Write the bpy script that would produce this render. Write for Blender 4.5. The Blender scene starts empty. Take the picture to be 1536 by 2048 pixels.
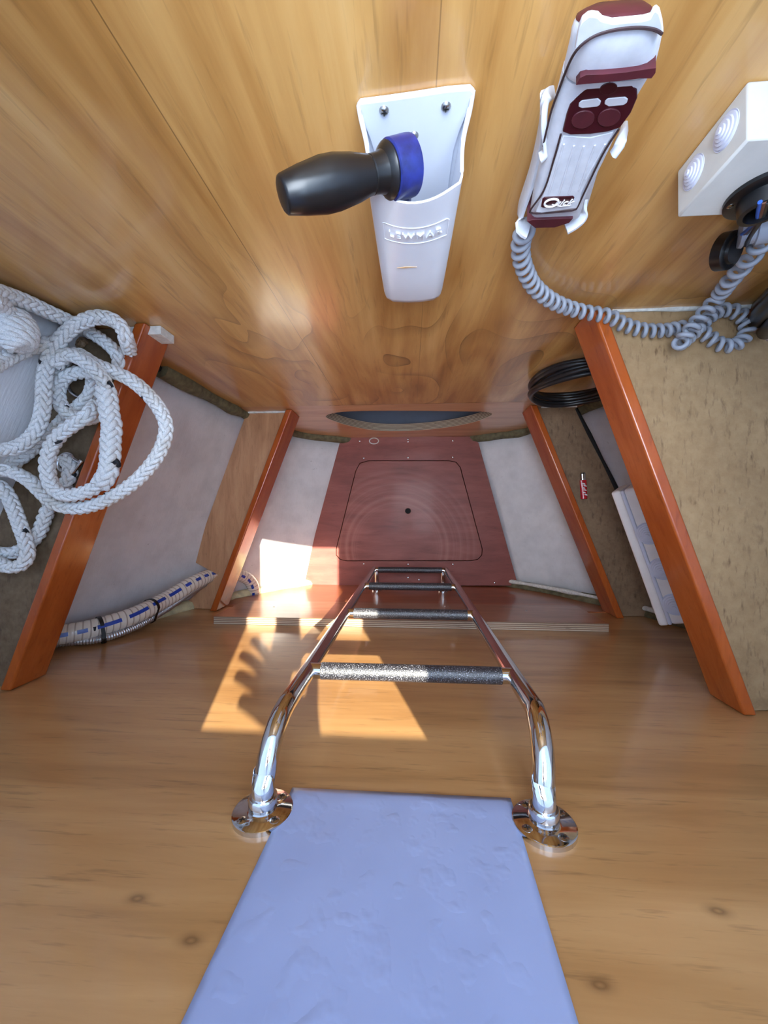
import bpy, bmesh, math, random
import numpy as np
from mathutils import Vector, Matrix, Euler
from mathutils.geometry import tessellate_polygon
random.seed(7)
rng = np.random.default_rng(7)
scn = bpy.context.scene
col = scn.collection

# ------------------------------------------------------------------ camera
F = 770.0                                    # focal length in pixels of the 1536x2048 frame
CAM_ROT = Euler((0.0039, math.atan(52 / F), 0.0))
cd = bpy.data.cameras.new('camera')
cd.sensor_fit = 'VERTICAL'; cd.sensor_height = 36.0; cd.lens = F / 2048 * 36.0
cd.clip_start = 0.01
cam = bpy.data.objects.new('camera', cd); col.objects.link(cam)
cam.location = (0, 0, 0); cam.rotation_euler = CAM_ROT
scn.camera = cam

# ------------------------------------------------------------------ light
w = bpy.data.worlds.new('world'); scn.world = w; w.use_nodes = True
bg = w.node_tree.nodes['Background']
bg.inputs['Color'].default_value = (0.56, 0.74, 1.0, 1)
bg.inputs['Strength'].default_value = 6.5
sd = bpy.data.lights.new('sun', 'SUN'); sd.energy = 21.0; sd.angle = 0.0093
sd.color = (1.0, 0.94, 0.76)
so = bpy.data.objects.new('sun', sd); col.objects.link(so)
SUN = Vector((-0.300, -0.250, -1.0))
so.rotation_euler = SUN.to_track_quat('-Z', 'Y').to_euler()
so.location = (1, 1, 3)
ad = bpy.data.lights.new('sky_fill', 'AREA'); ad.shape = 'RECTANGLE'; ad.size = 1.6; ad.size_y = 1.6
ad.energy = 110.0; ad.color = (0.86, 0.93, 1.0)  # unseen area lamp added over the hatch to brighten the depths
ao = bpy.data.objects.new('sky_fill', ad); col.objects.link(ao); ao.location = (0.0, 0.0, 1.6)
scn.view_settings.view_transform = 'Standard'; scn.view_settings.look = 'None'
scn.view_settings.gamma = 1.0; scn.view_settings.use_curve_mapping = False
scn.view_settings.exposure = 0.2

# ------------------------------------------------------------------ measures (metres)
AFT, FWD = -0.325, 0.342                      # the two bulkheads
DECK = 0.03                                   # underside of the deck
FLOOR = -1.72
SH1, SH2 = -0.655, -1.235                     # tops of the shelf rails
RM = CAM_ROT.to_matrix()

def P(px, py, x=None, y=None, z=None):
    """point of a measured pixel on one of the planes of the room"""
    d = RM @ Vector(((px - 768) / F, -(py - 1024) / F, -1.0))
    if z is not None: t = z / d.z
    elif y is not None: t = y / d.y
    else: t = x / d.x
    return d * t

# ------------------------------------------------------------------ materials
def lin(c):
    return tuple(((v / 255) / 12.92 if v / 255 <= 0.04045 else ((v / 255 + 0.055) / 1.055) ** 2.4) for v in c) + (1.0,)

class NT:
    def __init__(s, name):
        s.m = bpy.data.materials.new(name); s.m.use_nodes = True
        s.t = s.m.node_tree; s.n = s.t.nodes; s.l = s.t.links
        s.b = s.n['Principled BSDF']
    def node(s, typ, **kw):
        n = s.n.new(typ)
        for k, v in kw.items():
            if k in n.inputs: n.inputs[k].default_value = v
            else: setattr(n, k, v)
        return n
    def link(s, a, b): s.l.new(a, b)
    def coord(s, scale=(1, 1, 1), kind='Object', rot=(0, 0, 0)):
        tc = s.n.new('ShaderNodeTexCoord'); mp = s.n.new('ShaderNodeMapping')
        mp.inputs['Scale'].default_value = scale; mp.inputs['Rotation'].default_value = rot
        s.link(tc.outputs[kind], mp.inputs['Vector']); return mp.outputs['Vector']
    def noise(s, vec, scale, detail=4, rough=0.55, dist=0.0):
        n = s.node('ShaderNodeTexNoise'); n.inputs['Scale'].default_value = scale
        n.inputs['Detail'].default_value = detail; n.inputs['Roughness'].default_value = rough
        n.inputs['Distortion'].default_value = dist
        s.link(vec, n.inputs['Vector']); return n.outputs['Fac']
    def ramp(s, fac, stops, interp='LINEAR'):
        r = s.n.new('ShaderNodeValToRGB'); e = r.color_ramp.elements; r.color_ramp.interpolation = interp
        while len(e) < len(stops): e.new(0.5)
        for i, (p, c) in enumerate(stops):
            e[i].position = p; e[i].color = c if len(c) == 4 else lin(c)
        s.link(fac, r.inputs['Fac']); return r.outputs['Color']
    def mix(s, a, b, fac, mode='MIX'):
        m = s.n.new('ShaderNodeMix'); m.data_type = 'RGBA'; m.blend_type = mode
        for k, v in ((6, a), (7, b)):
            if hasattr(v, 'is_linked') or hasattr(v, 'links'): s.link(v, m.inputs[k])
            else: m.inputs[k].default_value = v if len(v) == 4 else lin(v)
        if isinstance(fac, (int, float)): m.inputs[0].default_value = fac
        else: s.link(fac, m.inputs[0])
        return m.outputs[2]
    def bump(s, fac, strength=0.1, dist=0.001):
        b = s.n.new('ShaderNodeBump'); b.inputs['Strength'].default_value = strength
        b.inputs['Distance'].default_value = dist
        s.link(fac, b.inputs['Height']); s.link(b.outputs['Normal'], s.b.inputs['Normal'])
    def set(s, color=None, rough=None, metal=None, coat=None, spec=None):
        if color is not None:
            if hasattr(color, 'links'): s.link(color, s.b.inputs['Base Color'])
            else: s.b.inputs['Base Color'].default_value = lin(color)
        if rough is not None: s.b.inputs['Roughness'].default_value = rough
        if metal is not None: s.b.inputs['Metallic'].default_value = metal
        if coat is not None:
            s.b.inputs['Coat Weight'].default_value = coat; s.b.inputs['Coat Roughness'].default_value = 0.12
        if spec is not None: s.b.inputs['Specular IOR Level'].default_value = spec
        return s.m

K1 = (1, 1, 1, 1); K0 = (0, 0, 0, 1)
def plain(name, c, rough=0.5, metal=0.0, var=0.08, scale=40, bump=0.0, coat=None):
    t = NT(name); v = t.coord()
    n = t.noise(v, scale, 5)
    d = tuple(max(0, int(k * (1 - var))) for k in c); u = tuple(min(255, int(k * (1 + var * 0.6))) for k in c)
    if bump: t.bump(n, bump, 0.001)
    return t.set(t.ramp(n, [(0.3, d), (0.7, u)]), rough, metal, coat)

def wood(name, stops, scale, rough=0.3, coat=0.5, figure=0.35, fig_scale=(2, 2, 2), pore=(60, 35, 20), pore_amt=0.35,
         veneer=None, bump=0.05, contour=None, knots=()):
    """varnished veneer: low figure + fine streaks along the grain (small value of scale = grain direction)"""
    t = NT(name); v = t.coord(scale)
    a = t.noise(v, 1.0, 7, 0.6, 0.6)
    vf = t.coord(fig_scale); f = t.noise(vf, 1.0, 3, 0.5, 1.6)
    wv = t.n.new('ShaderNodeMath'); wv.operation = 'MULTIPLY'; wv.inputs[1].default_value = figure; t.link(f, wv.inputs[0])
    sm = t.n.new('ShaderNodeMath'); sm.operation = 'MULTIPLY_ADD'; sm.inputs[1].default_value = 1 - figure
    t.link(a, sm.inputs[0]); t.link(wv.outputs[0], sm.inputs[2])
    c = t.ramp(sm.outputs[0], stops)
    v2 = t.coord(tuple(k * 5 for k in scale)); p = t.noise(v2, 1.0, 3, 0.7)
    pm = t.ramp(p, [(0.57, K0), (0.72, K1)])
    pf = t.mix(K0, (pore_amt,) * 3 + (1,), pm)
    c = t.mix(c, pore, pf)
    if veneer:                                           # thin dark veneer joints at given object-x values
        tc = t.n.new('ShaderNodeTexCoord'); sx = t.n.new('ShaderNodeSeparateXYZ'); t.link(tc.outputs['Object'], sx.inputs[0])
        for vx, wid, amt in veneer:
            cm = t.n.new('ShaderNodeMath'); cm.operation = 'COMPARE'; cm.inputs[1].default_value = vx; cm.inputs[2].default_value = wid
            t.link(sx.outputs['X'], cm.inputs[0])
            ml = t.n.new('ShaderNodeMath'); ml.operation = 'MULTIPLY'; ml.inputs[1].default_value = amt; t.link(cm.outputs[0], ml.inputs[0])
            c = t.mix(c, pore, ml.outputs[0])
    if contour:                                          # crown figure: dark growth lines drawn along contours of a slow noise
        csc, zc_, amt = contour
        cn = t.noise(t.coord(csc), 1.0, 2, 0.45, 0.4)
        ml = t.n.new('ShaderNodeMath'); ml.operation = 'MULTIPLY'; ml.inputs[1].default_value = 13; t.link(cn, ml.inputs[0])
        fr = t.n.new('ShaderNodeMath'); fr.operation = 'FRACT'; t.link(ml.outputs[0], fr.inputs[0])
        lm = t.ramp(fr.outputs[0], [(0.0, (amt, amt, amt, 1)), (0.05, (amt * 0.5,) * 3 + (1,)), (0.45, K0)])
        wn = t.noise(t.coord((5, 5, 3)), 1.0, 3); wm = t.ramp(wn, [(0.42, K0), (0.6, K1)])
        tc2 = t.n.new('ShaderNodeTexCoord'); sz = t.n.new('ShaderNodeSeparateXYZ'); t.link(tc2.outputs['Object'], sz.inputs[0])
        mr = t.n.new('ShaderNodeMapRange'); mr.inputs['From Min'].default_value = zc_; mr.inputs['From Max'].default_value = zc_ - 0.35
        t.link(sz.outputs['Z'], mr.inputs['Value'])
        m1 = t.mix(K0, lm, wm); m2 = t.mix(K0, m1, mr.outputs[0])
        c = t.mix(c, pore, m2)
    for kx, kz in knots:
        tc2 = t.n.new('ShaderNodeTexCoord'); mp = t.n.new('ShaderNodeMapping'); t.link(tc2.outputs['Object'], mp.inputs['Vector'])
        mp.inputs['Location'].default_value = (-kx, -AFT * 0.0, -kz * 1.9); mp.inputs['Scale'].default_value = (1, 0, 1.9)
        ln = t.n.new('ShaderNodeVectorMath'); ln.operation = 'LENGTH'; t.link(mp.outputs[0], ln.inputs[0])
        km = t.ramp(ln.outputs['Value'], [(0.0, (0.25,) * 3 + (1,)), (0.0025, (0.15,) * 3 + (1,)), (0.0045, (0.85,) * 3 + (1,)), (0.007, (0.3,) * 3 + (1,)), (0.014, K0)])
        c = t.mix(c, pore, km)
    t.bump(p, bump, 0.0006)
    return t.set(c, rough, 0.0, coat)

M = {}
M['ply_fwd'] = wood('forward_plywood', [(0.26, (112, 72, 34)), (0.42, (184, 130, 68)), (0.56, (212, 162, 96)), (0.72, (230, 188, 126))],
                    (26, 26, 2.0), 0.30, 0.55, 0.55, (7, 7, 1.3), (86, 54, 26), 0.28, veneer=[(-0.212, 0.0006, 0.6), (0.021, 0.0005, 0.45)], contour=((3.2, 3.2, 1.5), -0.42, 0.75))
M['ply_low'] = wood('lower_plywood', [(0.3, (170, 114, 72)), (0.5, (204, 150, 102)), (0.7, (220, 168, 122))],
                    (3.0, 26, 26), 0.32, 0.5, 0.4, (2, 6, 6), (100, 60, 34), 0.3)
M['ply_aft'] = wood('aft_plywood', [(0.28, (146, 102, 60)), (0.46, (182, 134, 84)), (0.62, (200, 153, 101)), (0.78, (214, 168, 116))],
                    (2.4, 30, 30), 0.30, 0.55, 0.5, (1.2, 6, 6), (92, 62, 38), 0.4, knots=[(p_.x, p_.z) for p_ in (P(382, 1881, y=AFT), P(275, 1797, y=AFT), P(1200, 1970, y=AFT), P(1436, 1822, y=AFT))])
M['teak'] = wood('varnished_rail', [(0.3, (146, 62, 20)), (0.5, (172, 82, 30)), (0.7, (190, 100, 44))], (18, 3, 30), 0.26, 0.6, 0.3, (6, 2, 6), (90, 34, 10), 0.3)
M['maroon'] = wood('mahogany_board', [(0.3, (118, 58, 50)), (0.5, (142, 74, 64)), (0.7, (160, 90, 78))], (5, 30, 30), 0.55, 0.06, 0.4, (3, 7, 3), (74, 40, 38), 0.35)
M['board_l'] = wood('walnut_board', [(0.3, (160, 112, 78)), (0.5, (190, 140, 102)), (0.7, (208, 162, 122))], (40, 6, 40), 0.4, 0.2, 0.3, (8, 3, 8), (86, 58, 38), 0.3)
M['red_low'] = wood('red_plywood', [(0.3, (128, 66, 34)), (0.5, (158, 86, 48)), (0.7, (176, 102, 62))], (4, 30, 30), 0.34, 0.4, 0.4, (3, 6, 6), (86, 46, 26), 0.3)
M['red_ply'] = wood('brown_board', [(0.3, (134, 88, 60)), (0.5, (164, 112, 80)), (0.7, (184, 132, 98))], (4, 30, 30), 0.34, 0.4, 0.4, (3, 6, 6), (86, 46, 26), 0.3)

def dusty(name, stops, stain, rot=0.0, amt=0.75):
    t = NT(name); v = t.coord((60, 60, 60), rot=(0, 0, rot)); a = t.noise(v, 1.0, 6, 0.65)
    b = t.noise(t.coord((6, 6, 6)), 1.0, 4)
    c = t.ramp(b, stops)
    c = t.mix(c, t.ramp(a, [(0.35, (90, 80, 66)), (0.65, (190, 170, 140))]), 0.15)
    s1 = t.noise(t.coord((120, 34, 60), rot=(0, 0, rot)), 1.0, 3, 0.6)
    m = t.ramp(s1, [(0.55, K0), (0.72, (amt, amt, amt, 1))])
    big = t.noise(t.coord((14, 14, 14)), 1.0, 2); mb = t.ramp(big, [(0.36, (0.15, 0.15, 0.15, 1)), (0.56, K1)])
    mm = t.mix(K0, m, mb)
    c = t.mix(c, stain, mm)
    bl_ = t.noise(t.coord((26, 26, 26)), 1.0, 4, 0.6); c = t.mix(c, stain, t.ramp(bl_, [(0.62, K0), (0.74, (0.35, 0.35, 0.35, 1))]))
    t.bump(a, 0.25, 0.001)
    return t.set(c, 0.75)
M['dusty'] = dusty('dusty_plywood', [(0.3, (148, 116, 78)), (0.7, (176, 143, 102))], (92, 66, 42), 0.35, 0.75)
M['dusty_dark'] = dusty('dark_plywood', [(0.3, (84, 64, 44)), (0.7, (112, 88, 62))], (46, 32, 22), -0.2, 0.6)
M['dusty_low'] = dusty('brown_plywood', [(0.3, (120, 92, 68)), (0.7, (152, 120, 90))], (54, 34, 26), 0.3, 0.6)

def hull_mat(name, c, sp, rough=0.45):
    t = NT(name); v = t.coord((14, 14, 14)); a = t.noise(v, 1.0, 6, 0.6)
    cc = t.ramp(a, [(0.3, tuple(int(k * 0.93) for k in c)), (0.6, c)])
    s1 = t.noise(t.coord((9, 60, 60)), 1.0, 4, 0.7); m = t.ramp(s1, [(0.68, K0), (0.74, (sp, sp, sp, 1))])
    cc = t.mix(cc, (96, 86, 84), m)
    br = t.noise(t.coord((30, 30, 260)), 1.0, 3)
    mxb = t.n.new('ShaderNodeMath'); mxb.operation = 'ADD'; t.link(a, mxb.inputs[0]); t.link(br, mxb.inputs[1])
    t.bump(mxb.outputs[0], 0.35, 0.002)
    return t.set(cc, rough)
M['hull'] = hull_mat('white_hull_paint', (226, 224, 226), 0.5)
M['hull_r'] = hull_mat('grey_hull_paint', (150, 156, 176), 0.9)
M['panel'] = None
def panel_mat():
    t = NT('pale_blue_paint'); a = t.noise(t.coord((9, 9, 9)), 1.0, 3); b = t.noise(t.coord((55, 55, 55)), 1.0, 2, 0.4)
    vb = t.ramp(b, [(0.55, K0), (0.8, K1)])
    cc = t.ramp(a, [(0.3, (156, 168, 206)), (0.7, (164, 176, 214))])
    ad_ = t.n.new('ShaderNodeMath'); ad_.operation = 'MULTIPLY_ADD'; ad_.inputs[1].default_value = 1.6; t.link(a, ad_.inputs[0]); t.link(vb, ad_.inputs[2])
    t.bump(ad_.outputs[0], 0.6, 0.0012)
    return t.set(cc, 0.38)
M['panel'] = panel_mat()
M['olive'] = plain('olive_filler', (104, 98, 72), 0.7, var=0.25, scale=60, bump=0.4)
M['bead'] = plain('white_filler', (222, 220, 214), 0.6, var=0.1, scale=120, bump=0.4)
M['cream'] = plain('cream_filler', (216, 206, 164), 0.6, var=0.12, scale=40, bump=0.3)
def deck_mat():
    """white deck laminate, translucency added to spread even fill light below"""
    t = NT('deck_laminate'); n = t.noise(t.coord((6, 6, 6)), 1.0, 3)
    c = t.ramp(n, [(0.3, (206, 218, 232)), (0.7, (218, 229, 242))]); t.set(c, 0.5)
    tr = t.n.new('ShaderNodeBsdfTranslucent'); t.link(c, tr.inputs['Color'])
    mx = t.n.new('ShaderNodeMixShader'); mx.inputs[0].default_value = 0.34
    t.link(t.b.outputs[0], mx.inputs[1]); t.link(tr.outputs[0], mx.inputs[2]); t.link(mx.outputs[0], t.n['Material Output'].inputs['Surface'])
    return t.m
M['deck'] = deck_mat()
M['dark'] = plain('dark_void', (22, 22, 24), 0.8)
M['locker'] = plain('slate_paint', (120, 126, 146), 0.6, var=0.06, scale=8)
M['chrome'] = NT('polished_steel').set((214, 214, 216), 0.07, 1.0)
M['steel'] = NT('screw_steel').set((178, 176, 172), 0.22, 1.0)
M['slot'] = plain('slot_shadow', (40, 38, 36), 0.6)
def grip_mat():
    t = NT('grit_tape'); n = t.noise(t.coord((700, 700, 700)), 1.0, 2, 0.6)
    c = t.ramp(n, [(0.45, (24, 24, 29)), (0.60, (52, 52, 60)), (0.74, (200, 200, 210))])
    t.bump(n, 0.8, 0.0008)
    return t.set(c, 0.36, spec=0.8)
M['grip'] = grip_mat()
M['abs'] = plain('white_plastic', (226, 230, 240), 0.32, var=0.02, scale=20)
M['abs_stain'] = plain('rust_stain', (206, 168, 128), 0.5)
M['remote'] = plain('pale_grey_plastic', (206, 210, 220), 0.42, var=0.05, scale=90)
M['maroon_rubber'] = plain('maroon_rubber', (76, 26, 36), 0.5, var=0.12, scale=80)
M['keypad'] = plain('maroon_keypad', (60, 14, 26), 0.3, var=0.05)
M['lamp_window'] = plain('pale_lens', (196, 196, 204), 0.25, var=0.02)
M['white_ink'] = plain('white_ink', (236, 232, 232), 0.5, var=0.02)
M['gap'] = plain('dark_joint', (52, 34, 38), 0.6)
M['black'] = plain('black_plastic', (20, 20, 23), 0.3, var=0.1)
M['black_rubber'] = plain('black_rubber', (26, 26, 30), 0.34, var=0.15, scale=60)
M['navy'] = plain('navy_anodised', (34, 44, 112), 0.34, var=0.25, scale=90)
M['box'] = plain('box_plastic', (214, 214, 210), 0.4, var=0.03)
M['box2'] = plain('box_plastic_warm', (246, 240, 238), 0.42, var=0.02)
M['cone'] = plain('soft_white_rubber', (214, 218, 236), 0.45, var=0.02)
M['cord'] = plain('grey_cord', (158, 166, 180), 0.4, var=0.05)
M['blue_wire'] = plain('blue_wire', (40, 96, 200), 0.35)
M['brown_wire'] = plain('brown_wire', (110, 66, 46), 0.4)
M['red'] = plain('red_lighter_plastic', (186, 22, 34), 0.25, coat=0.4)
M['tie'] = plain('black_cable_tie', (16, 16, 18), 0.35)
M['flex'] = NT('flex_conduit').set((196, 194, 196), 0.34, 0.8)
M['shell'] = plain('shell', (150, 120, 92), 0.5, var=0.3, scale=300)
M['ply_edge'] = None
def edge_mat():
    t = NT('plywood_edge'); tc = t.n.new('ShaderNodeTexCoord'); wv = t.n.new('ShaderNodeTexWave')
    wv.wave_type = 'BANDS'; wv.bands_direction = 'Y'; wv.inputs['Scale'].default_value = 60; wv.inputs['Distortion'].default_value = 0.6
    wv.inputs['Detail'].default_value = 2; wv.inputs['Detail Scale'].default_value = 0.4
    t.link(tc.outputs['Object'], wv.inputs['Vector'])
    c = t.ramp(wv.outputs['Fac'], [(0.25, (110, 86, 70)), (0.5, (170, 146, 124)), (0.8, (196, 176, 152))])
    n = t.noise(t.coord((30, 200, 200)), 1.0, 3); c = t.mix(c, (90, 66, 54), t.ramp(n, [(0.6, K0), (0.75, (0.6, 0.6, 0.6, 1))]))
    return t.set(c, 0.6)
M['ply_edge'] = edge_mat()
def hose_mat():
    """cream reinforced hose: u runs along (in metres), v round"""
    t = NT('reinforced_hose'); tc = t.n.new('ShaderNodeTexCoord'); sx = t.n.new('ShaderNodeSeparateXYZ'); t.link(tc.outputs['UV'], sx.inputs[0])
    a = t.n.new('ShaderNodeMath'); a.operation = 'MULTIPLY_ADD'; a.inputs[1].default_value = 1 / 0.0145
    t.link(sx.outputs['X'], a.inputs[0]); t.link(sx.outputs['Y'], a.inputs[2])
    fr = t.n.new('ShaderNodeMath'); fr.operation = 'FRACT'; t.link(a.outputs[0], fr.inputs[0])
    c = t.ramp(fr.outputs[0], [(0.0, (178, 164, 150)), (0.10, (178, 164, 150)), (0.2, (232, 222, 208)), (0.92, (236, 228, 216)), (1.0, (178, 164, 150))])
    t.bump(fr.outputs[0], 0.2, 0.001)
    return t.set(c, 0.22, coat=0.6)
M['hose'] = hose_mat()
M['hose_stripe'] = plain('blue_hose_print', (36, 70, 170), 0.3)
def rope_mat():
    t = NT('rope_yarn'); n = t.noise(t.coord((900, 900, 900)), 1.0, 3, 0.7); b = t.noise(t.coord((16, 16, 16)), 1.0, 3)
    c = t.ramp(n, [(0.25, (176, 176, 178)), (0.6, (240, 240, 240))])
    c = t.mix(c, (188, 176, 158), t.ramp(b, [(0.5, K0), (0.72, (0.5, 0.5, 0.5, 1))]))
    t.bump(n, 0.5, 0.0008)
    return t.set(c, 0.75)
M['rope'] = rope_mat()
M['tracer'] = plain('black_tracer_yarn', (24, 26, 34), 0.7)

# ------------------------------------------------------------------ mesh builder
def frame(t):
    t = t.normalized(); u = Vector((0, 0, 1)) if abs(t.z) < 0.9 else Vector((1, 0, 0))
    a = t.cross(u).normalized(); return a, t.cross(a).normalized()

def smooth_path(pts, n, closed=False):
    """Catmull-Rom through pts, resampled at n equal steps"""
    p = [Vector(q) for q in pts]; L = len(p); out = []
    for i in range(L if closed else L - 1):
        if closed: a, b, c, d = p[i - 1], p[i], p[(i + 1) % L], p[(i + 2) % L]
        else: a, b, c, d = p[max(i - 1, 0)], p[i], p[i + 1], p[min(i + 2, L - 1)]
        for k in range(12):
            s = k / 12
            out.append(0.5 * (2 * b + (c - a) * s + (2 * a - 5 * b + 4 * c - d) * s * s + (3 * b - a - 3 * c + d) * s ** 3))
    out.append(p[0].copy() if closed else p[-1].copy())
    arr = np.array([tuple(v) for v in out]); seg = np.linalg.norm(np.diff(arr, axis=0), axis=1)
    s = np.concatenate([[0], np.cumsum(seg)]); q = np.linspace(0, s[-1], n)
    return np.stack([np.interp(q, s, arr[:, k]) for k in range(3)], 1), s[-1]

def frames(path):
    """parallel-transport frames for an (n,3) path"""
    T = np.gradient(path, axis=0); T /= np.linalg.norm(T, axis=1)[:, None] + 1e-12
    a = np.array(frame(Vector(T[0]))[0]); A = [a]
    for i in range(1, len(T)):
        a = A[-1] - T[i] * np.dot(A[-1], T[i]); a /= np.linalg.norm(a) + 1e-12; A.append(a)
    A = np.array(A); return T, A, np.cross(T, A)

class MB:
    def __init__(s): s.v = []; s.f = []; s.mi = []; s.uv = {}
    def add(s, vs, fs, mi=0):
        o = len(s.v); s.v += [tuple(q) for q in vs]
        for f in fs: s.f.append(tuple(o + i for i in f)); s.mi.append(mi)
        return o
    def box(s, x0, x1, y0, y1, z0, z1, mi=0):
        s.add([(x0, y0, z0), (x1, y0, z0), (x1, y1, z0), (x0, y1, z0), (x0, y0, z1), (x1, y0, z1), (x1, y1, z1), (x0, y1, z1)],
              [(0, 3, 2, 1), (4, 5, 6, 7), (0, 1, 5, 4), (1, 2, 6, 5), (2, 3, 7, 6), (3, 0, 4, 7)], mi); return s
    def prism(s, poly, vec, mi=0):
        """flat polygon (list of 3D points) extruded by vec"""
        p = [Vector(q) for q in poly]; n = len(p); vec = Vector(vec)
        tri = tessellate_polygon([p]); o = s.add(p + [q + vec for q in p], [], mi)
        for t in tri:
            s.f.append(tuple(o + i for i in t)); s.mi.append(mi)
            s.f.append(tuple(o + n + i for i in reversed(t))); s.mi.append(mi)
        for i in range(n):
            j = (i + 1) % n; s.f.append((o + i, o + j, o + n + j, o + n + i)); s.mi.append(mi)
        return s
    def loft(s, rings, cap0=True, cap1=True, mi=0, closed=True):
        n = len(rings[0]); o = len(s.v)
        for r in rings: s.v += [tuple(q) for q in r]
        for k in range(len(rings) - 1):
            for i in range(n if closed else n - 1):
                j = (i + 1) % n
                s.f.append((o + k * n + i, o + k * n + j, o + (k + 1) * n + j, o + (k + 1) * n + i)); s.mi.append(mi)
        if cap0: s.f.append(tuple(o + i for i in range(n))); s.mi.append(mi)
        if cap1: s.f.append(tuple(o + (len(rings) - 1) * n + i for i in range(n))); s.mi.append(mi)
        return s
    def tube(s, path, r, n=12, caps=True, mi=0, uv=False):
        path = np.asarray(path, float); T, A, B = frames(path); m = len(path)
        rr = np.full(m, r) if np.isscalar(r) else np.asarray(r)
        th = np.linspace(0, 2 * math.pi, n, endpoint=False)
        ring = path[:, None] + rr[:, None, None] * (np.cos(th)[None, :, None] * A[:, None] + np.sin(th)[None, :, None] * B[:, None])
        o = len(s.v); f0 = len(s.f); s.v += [tuple(q) for q in ring.reshape(-1, 3)]
        L = np.concatenate([[0], np.cumsum(np.linalg.norm(np.diff(path, axis=0), axis=1))])
        for k in range(m - 1):
            for i in range(n):
                j = (i + 1) % n
                if uv: s.uv[len(s.f)] = [(L[k], i / n), (L[k], (i + 1) / n), (L[k + 1], (i + 1) / n), (L[k + 1], i / n)]
                s.f.append((o + k * n + i, o + k * n + j, o + (k + 1) * n + j, o + (k + 1) * n + i)); s.mi.append(mi)
        if caps:
            s.f.append(tuple(o + i for i in range(n))); s.mi.append(mi)
            s.f.append(tuple(o + (m - 1) * n + i for i in range(n))); s.mi.append(mi)
        return s
    def lathe(s, org, axis, prof, n=24, mi=0):
        org = Vector(org); ax = Vector(axis).normalized(); a, b = frame(ax)
        rings = [[org + ax * t + (a * math.cos(2 * math.pi * i / n) + b * math.sin(2 * math.pi * i / n)) * max(r, 1e-5) for i in range(n)] for t, r in prof]
        return s.loft(rings, True, True, mi)
    def torus(s, c, ax, R, r, n=36, m=10, mi=0, squash=1.0):
        a, b = frame(Vector(ax)); c = Vector(c)
        path = [c + (a * math.cos(2 * math.pi * k / n) + b * math.sin(2 * math.pi * k / n) * squash) * R for k in range(n + 1)]
        return s.tube(path, r, m, False, mi)
    def build(s, name, mats, parent=None, bevel=0.0, smooth=35, seg=2, fix=True):
        me = bpy.data.meshes.new(name); org = Vector(parent['_o']) if parent is not None else Vector((0, 0, 0))
        if parent is not None and not parent.get('_top'): pass
        vv = [(q[0] - org.x, q[1] - org.y, q[2] - org.z) for q in s.v]
        me.from_pydata(vv, [], s.f)
        if not isinstance(mats, (list, tuple)): mats = [mats]
        for m in mats: me.materials.append(m)
        if len(mats) > 1: me.polygons.foreach_set('material_index', s.mi)
        if s.uv:
            uvl = me.uv_layers.new(name='uv')
            for fi, uvs in s.uv.items():
                for k, li in enumerate(me.polygons[fi].loop_indices): uvl.data[li].uv = uvs[k]
        me.validate()
        if fix:
            bm = bmesh.new(); bm.from_mesh(me); bmesh.ops.recalc_face_normals(bm, faces=bm.faces); bm.to_mesh(me); bm.free()
        me.polygons.foreach_set('use_smooth', [True] * len(me.polygons))
        me.set_sharp_from_angle(angle=math.radians(smooth))
        o = bpy.data.objects.new(name, me); col.objects.link(o)
        if parent is not None:
            o.parent = parent; o['_o'] = tuple(org)
        else: o['_o'] = (0, 0, 0)
        if bevel:
            b = o.modifiers.new('bevel', 'BEVEL'); b.width = bevel; b.segments = seg; b.limit_method = 'ANGLE'
            b.angle_limit = math.radians(40); b.harden_normals = False
        return o

def thing(name, loc, label, cat, group=None):
    o = bpy.data.objects.new(name, None); col.objects.link(o); o.location = loc; o['_o'] = tuple(loc)
    o.empty_display_size = 0.03
    o['label'] = label; o['category'] = cat
    if group: o['group'] = group
    return o
def tag(o, label, cat, group=None):
    o['label'] = label; o['category'] = cat
    if group: o['group'] = group
    return o
def struct(o): o['kind'] = 'structure'; return o

def text_mesh(txt, size, org, ex, ey, depth, name, mat, parent, shear=0.0, space=1.0):
    """raised lettering laid on the plane (ex, ey)"""
    cu = bpy.data.curves.new('lettering', 'FONT'); cu.body = txt; cu.size = size; cu.extrude = depth / 2; cu.shear = shear
    cu.align_x = 'CENTER'; cu.align_y = 'CENTER'; cu.space_character = space; cu.resolution_u = 3
    to = bpy.data.objects.new('lettering', cu); col.objects.link(to)
    dg = bpy.context.evaluated_depsgraph_get(); me = bpy.data.meshes.new_from_object(to.evaluated_get(dg))
    col.objects.unlink(to); bpy.data.objects.remove(to)
    ex = Vector(ex).normalized(); ey = Vector(ey).normalized(); ez = ex.cross(ey)
    mb = MB(); org = Vector(org)
    mb.add([org + ex * v.co.x + ey * v.co.y + ez * v.co.z for v in me.vertices], [tuple(p.vertices) for p in me.polygons])
    bpy.data.meshes.remove(me)
    return mb.build(name, mat, parent, smooth=20)

def screw(pos, nrm, r, parent, name='screw', dome=0.45):
    mb = MB(); pos = Vector(pos); n = Vector(nrm).normalized()
    mb.lathe(pos - n * r * 0.2, n, [(0, r), (r * 0.25, r), (r * (0.2 + dome * 0.7), r * 0.72), (r * (0.2 + dome), r * 0.3), (r * (0.2 + dome), 0)], 14)
    a, b = frame(n); top = pos + n * (r * (dome + 0.0))
    for d, e in ((a, b), (b, a)):
        q = [top + d * r * 0.55 * s1 + e * r * 0.11 * s2 for s1, s2 in ((-1, -1), (1, -1), (1, 1), (-1, 1))]
        mb.prism(q, n * r * 0.04, 1)
    return mb.build(name, [M['steel'], M['slot']], parent, smooth=50)

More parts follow.
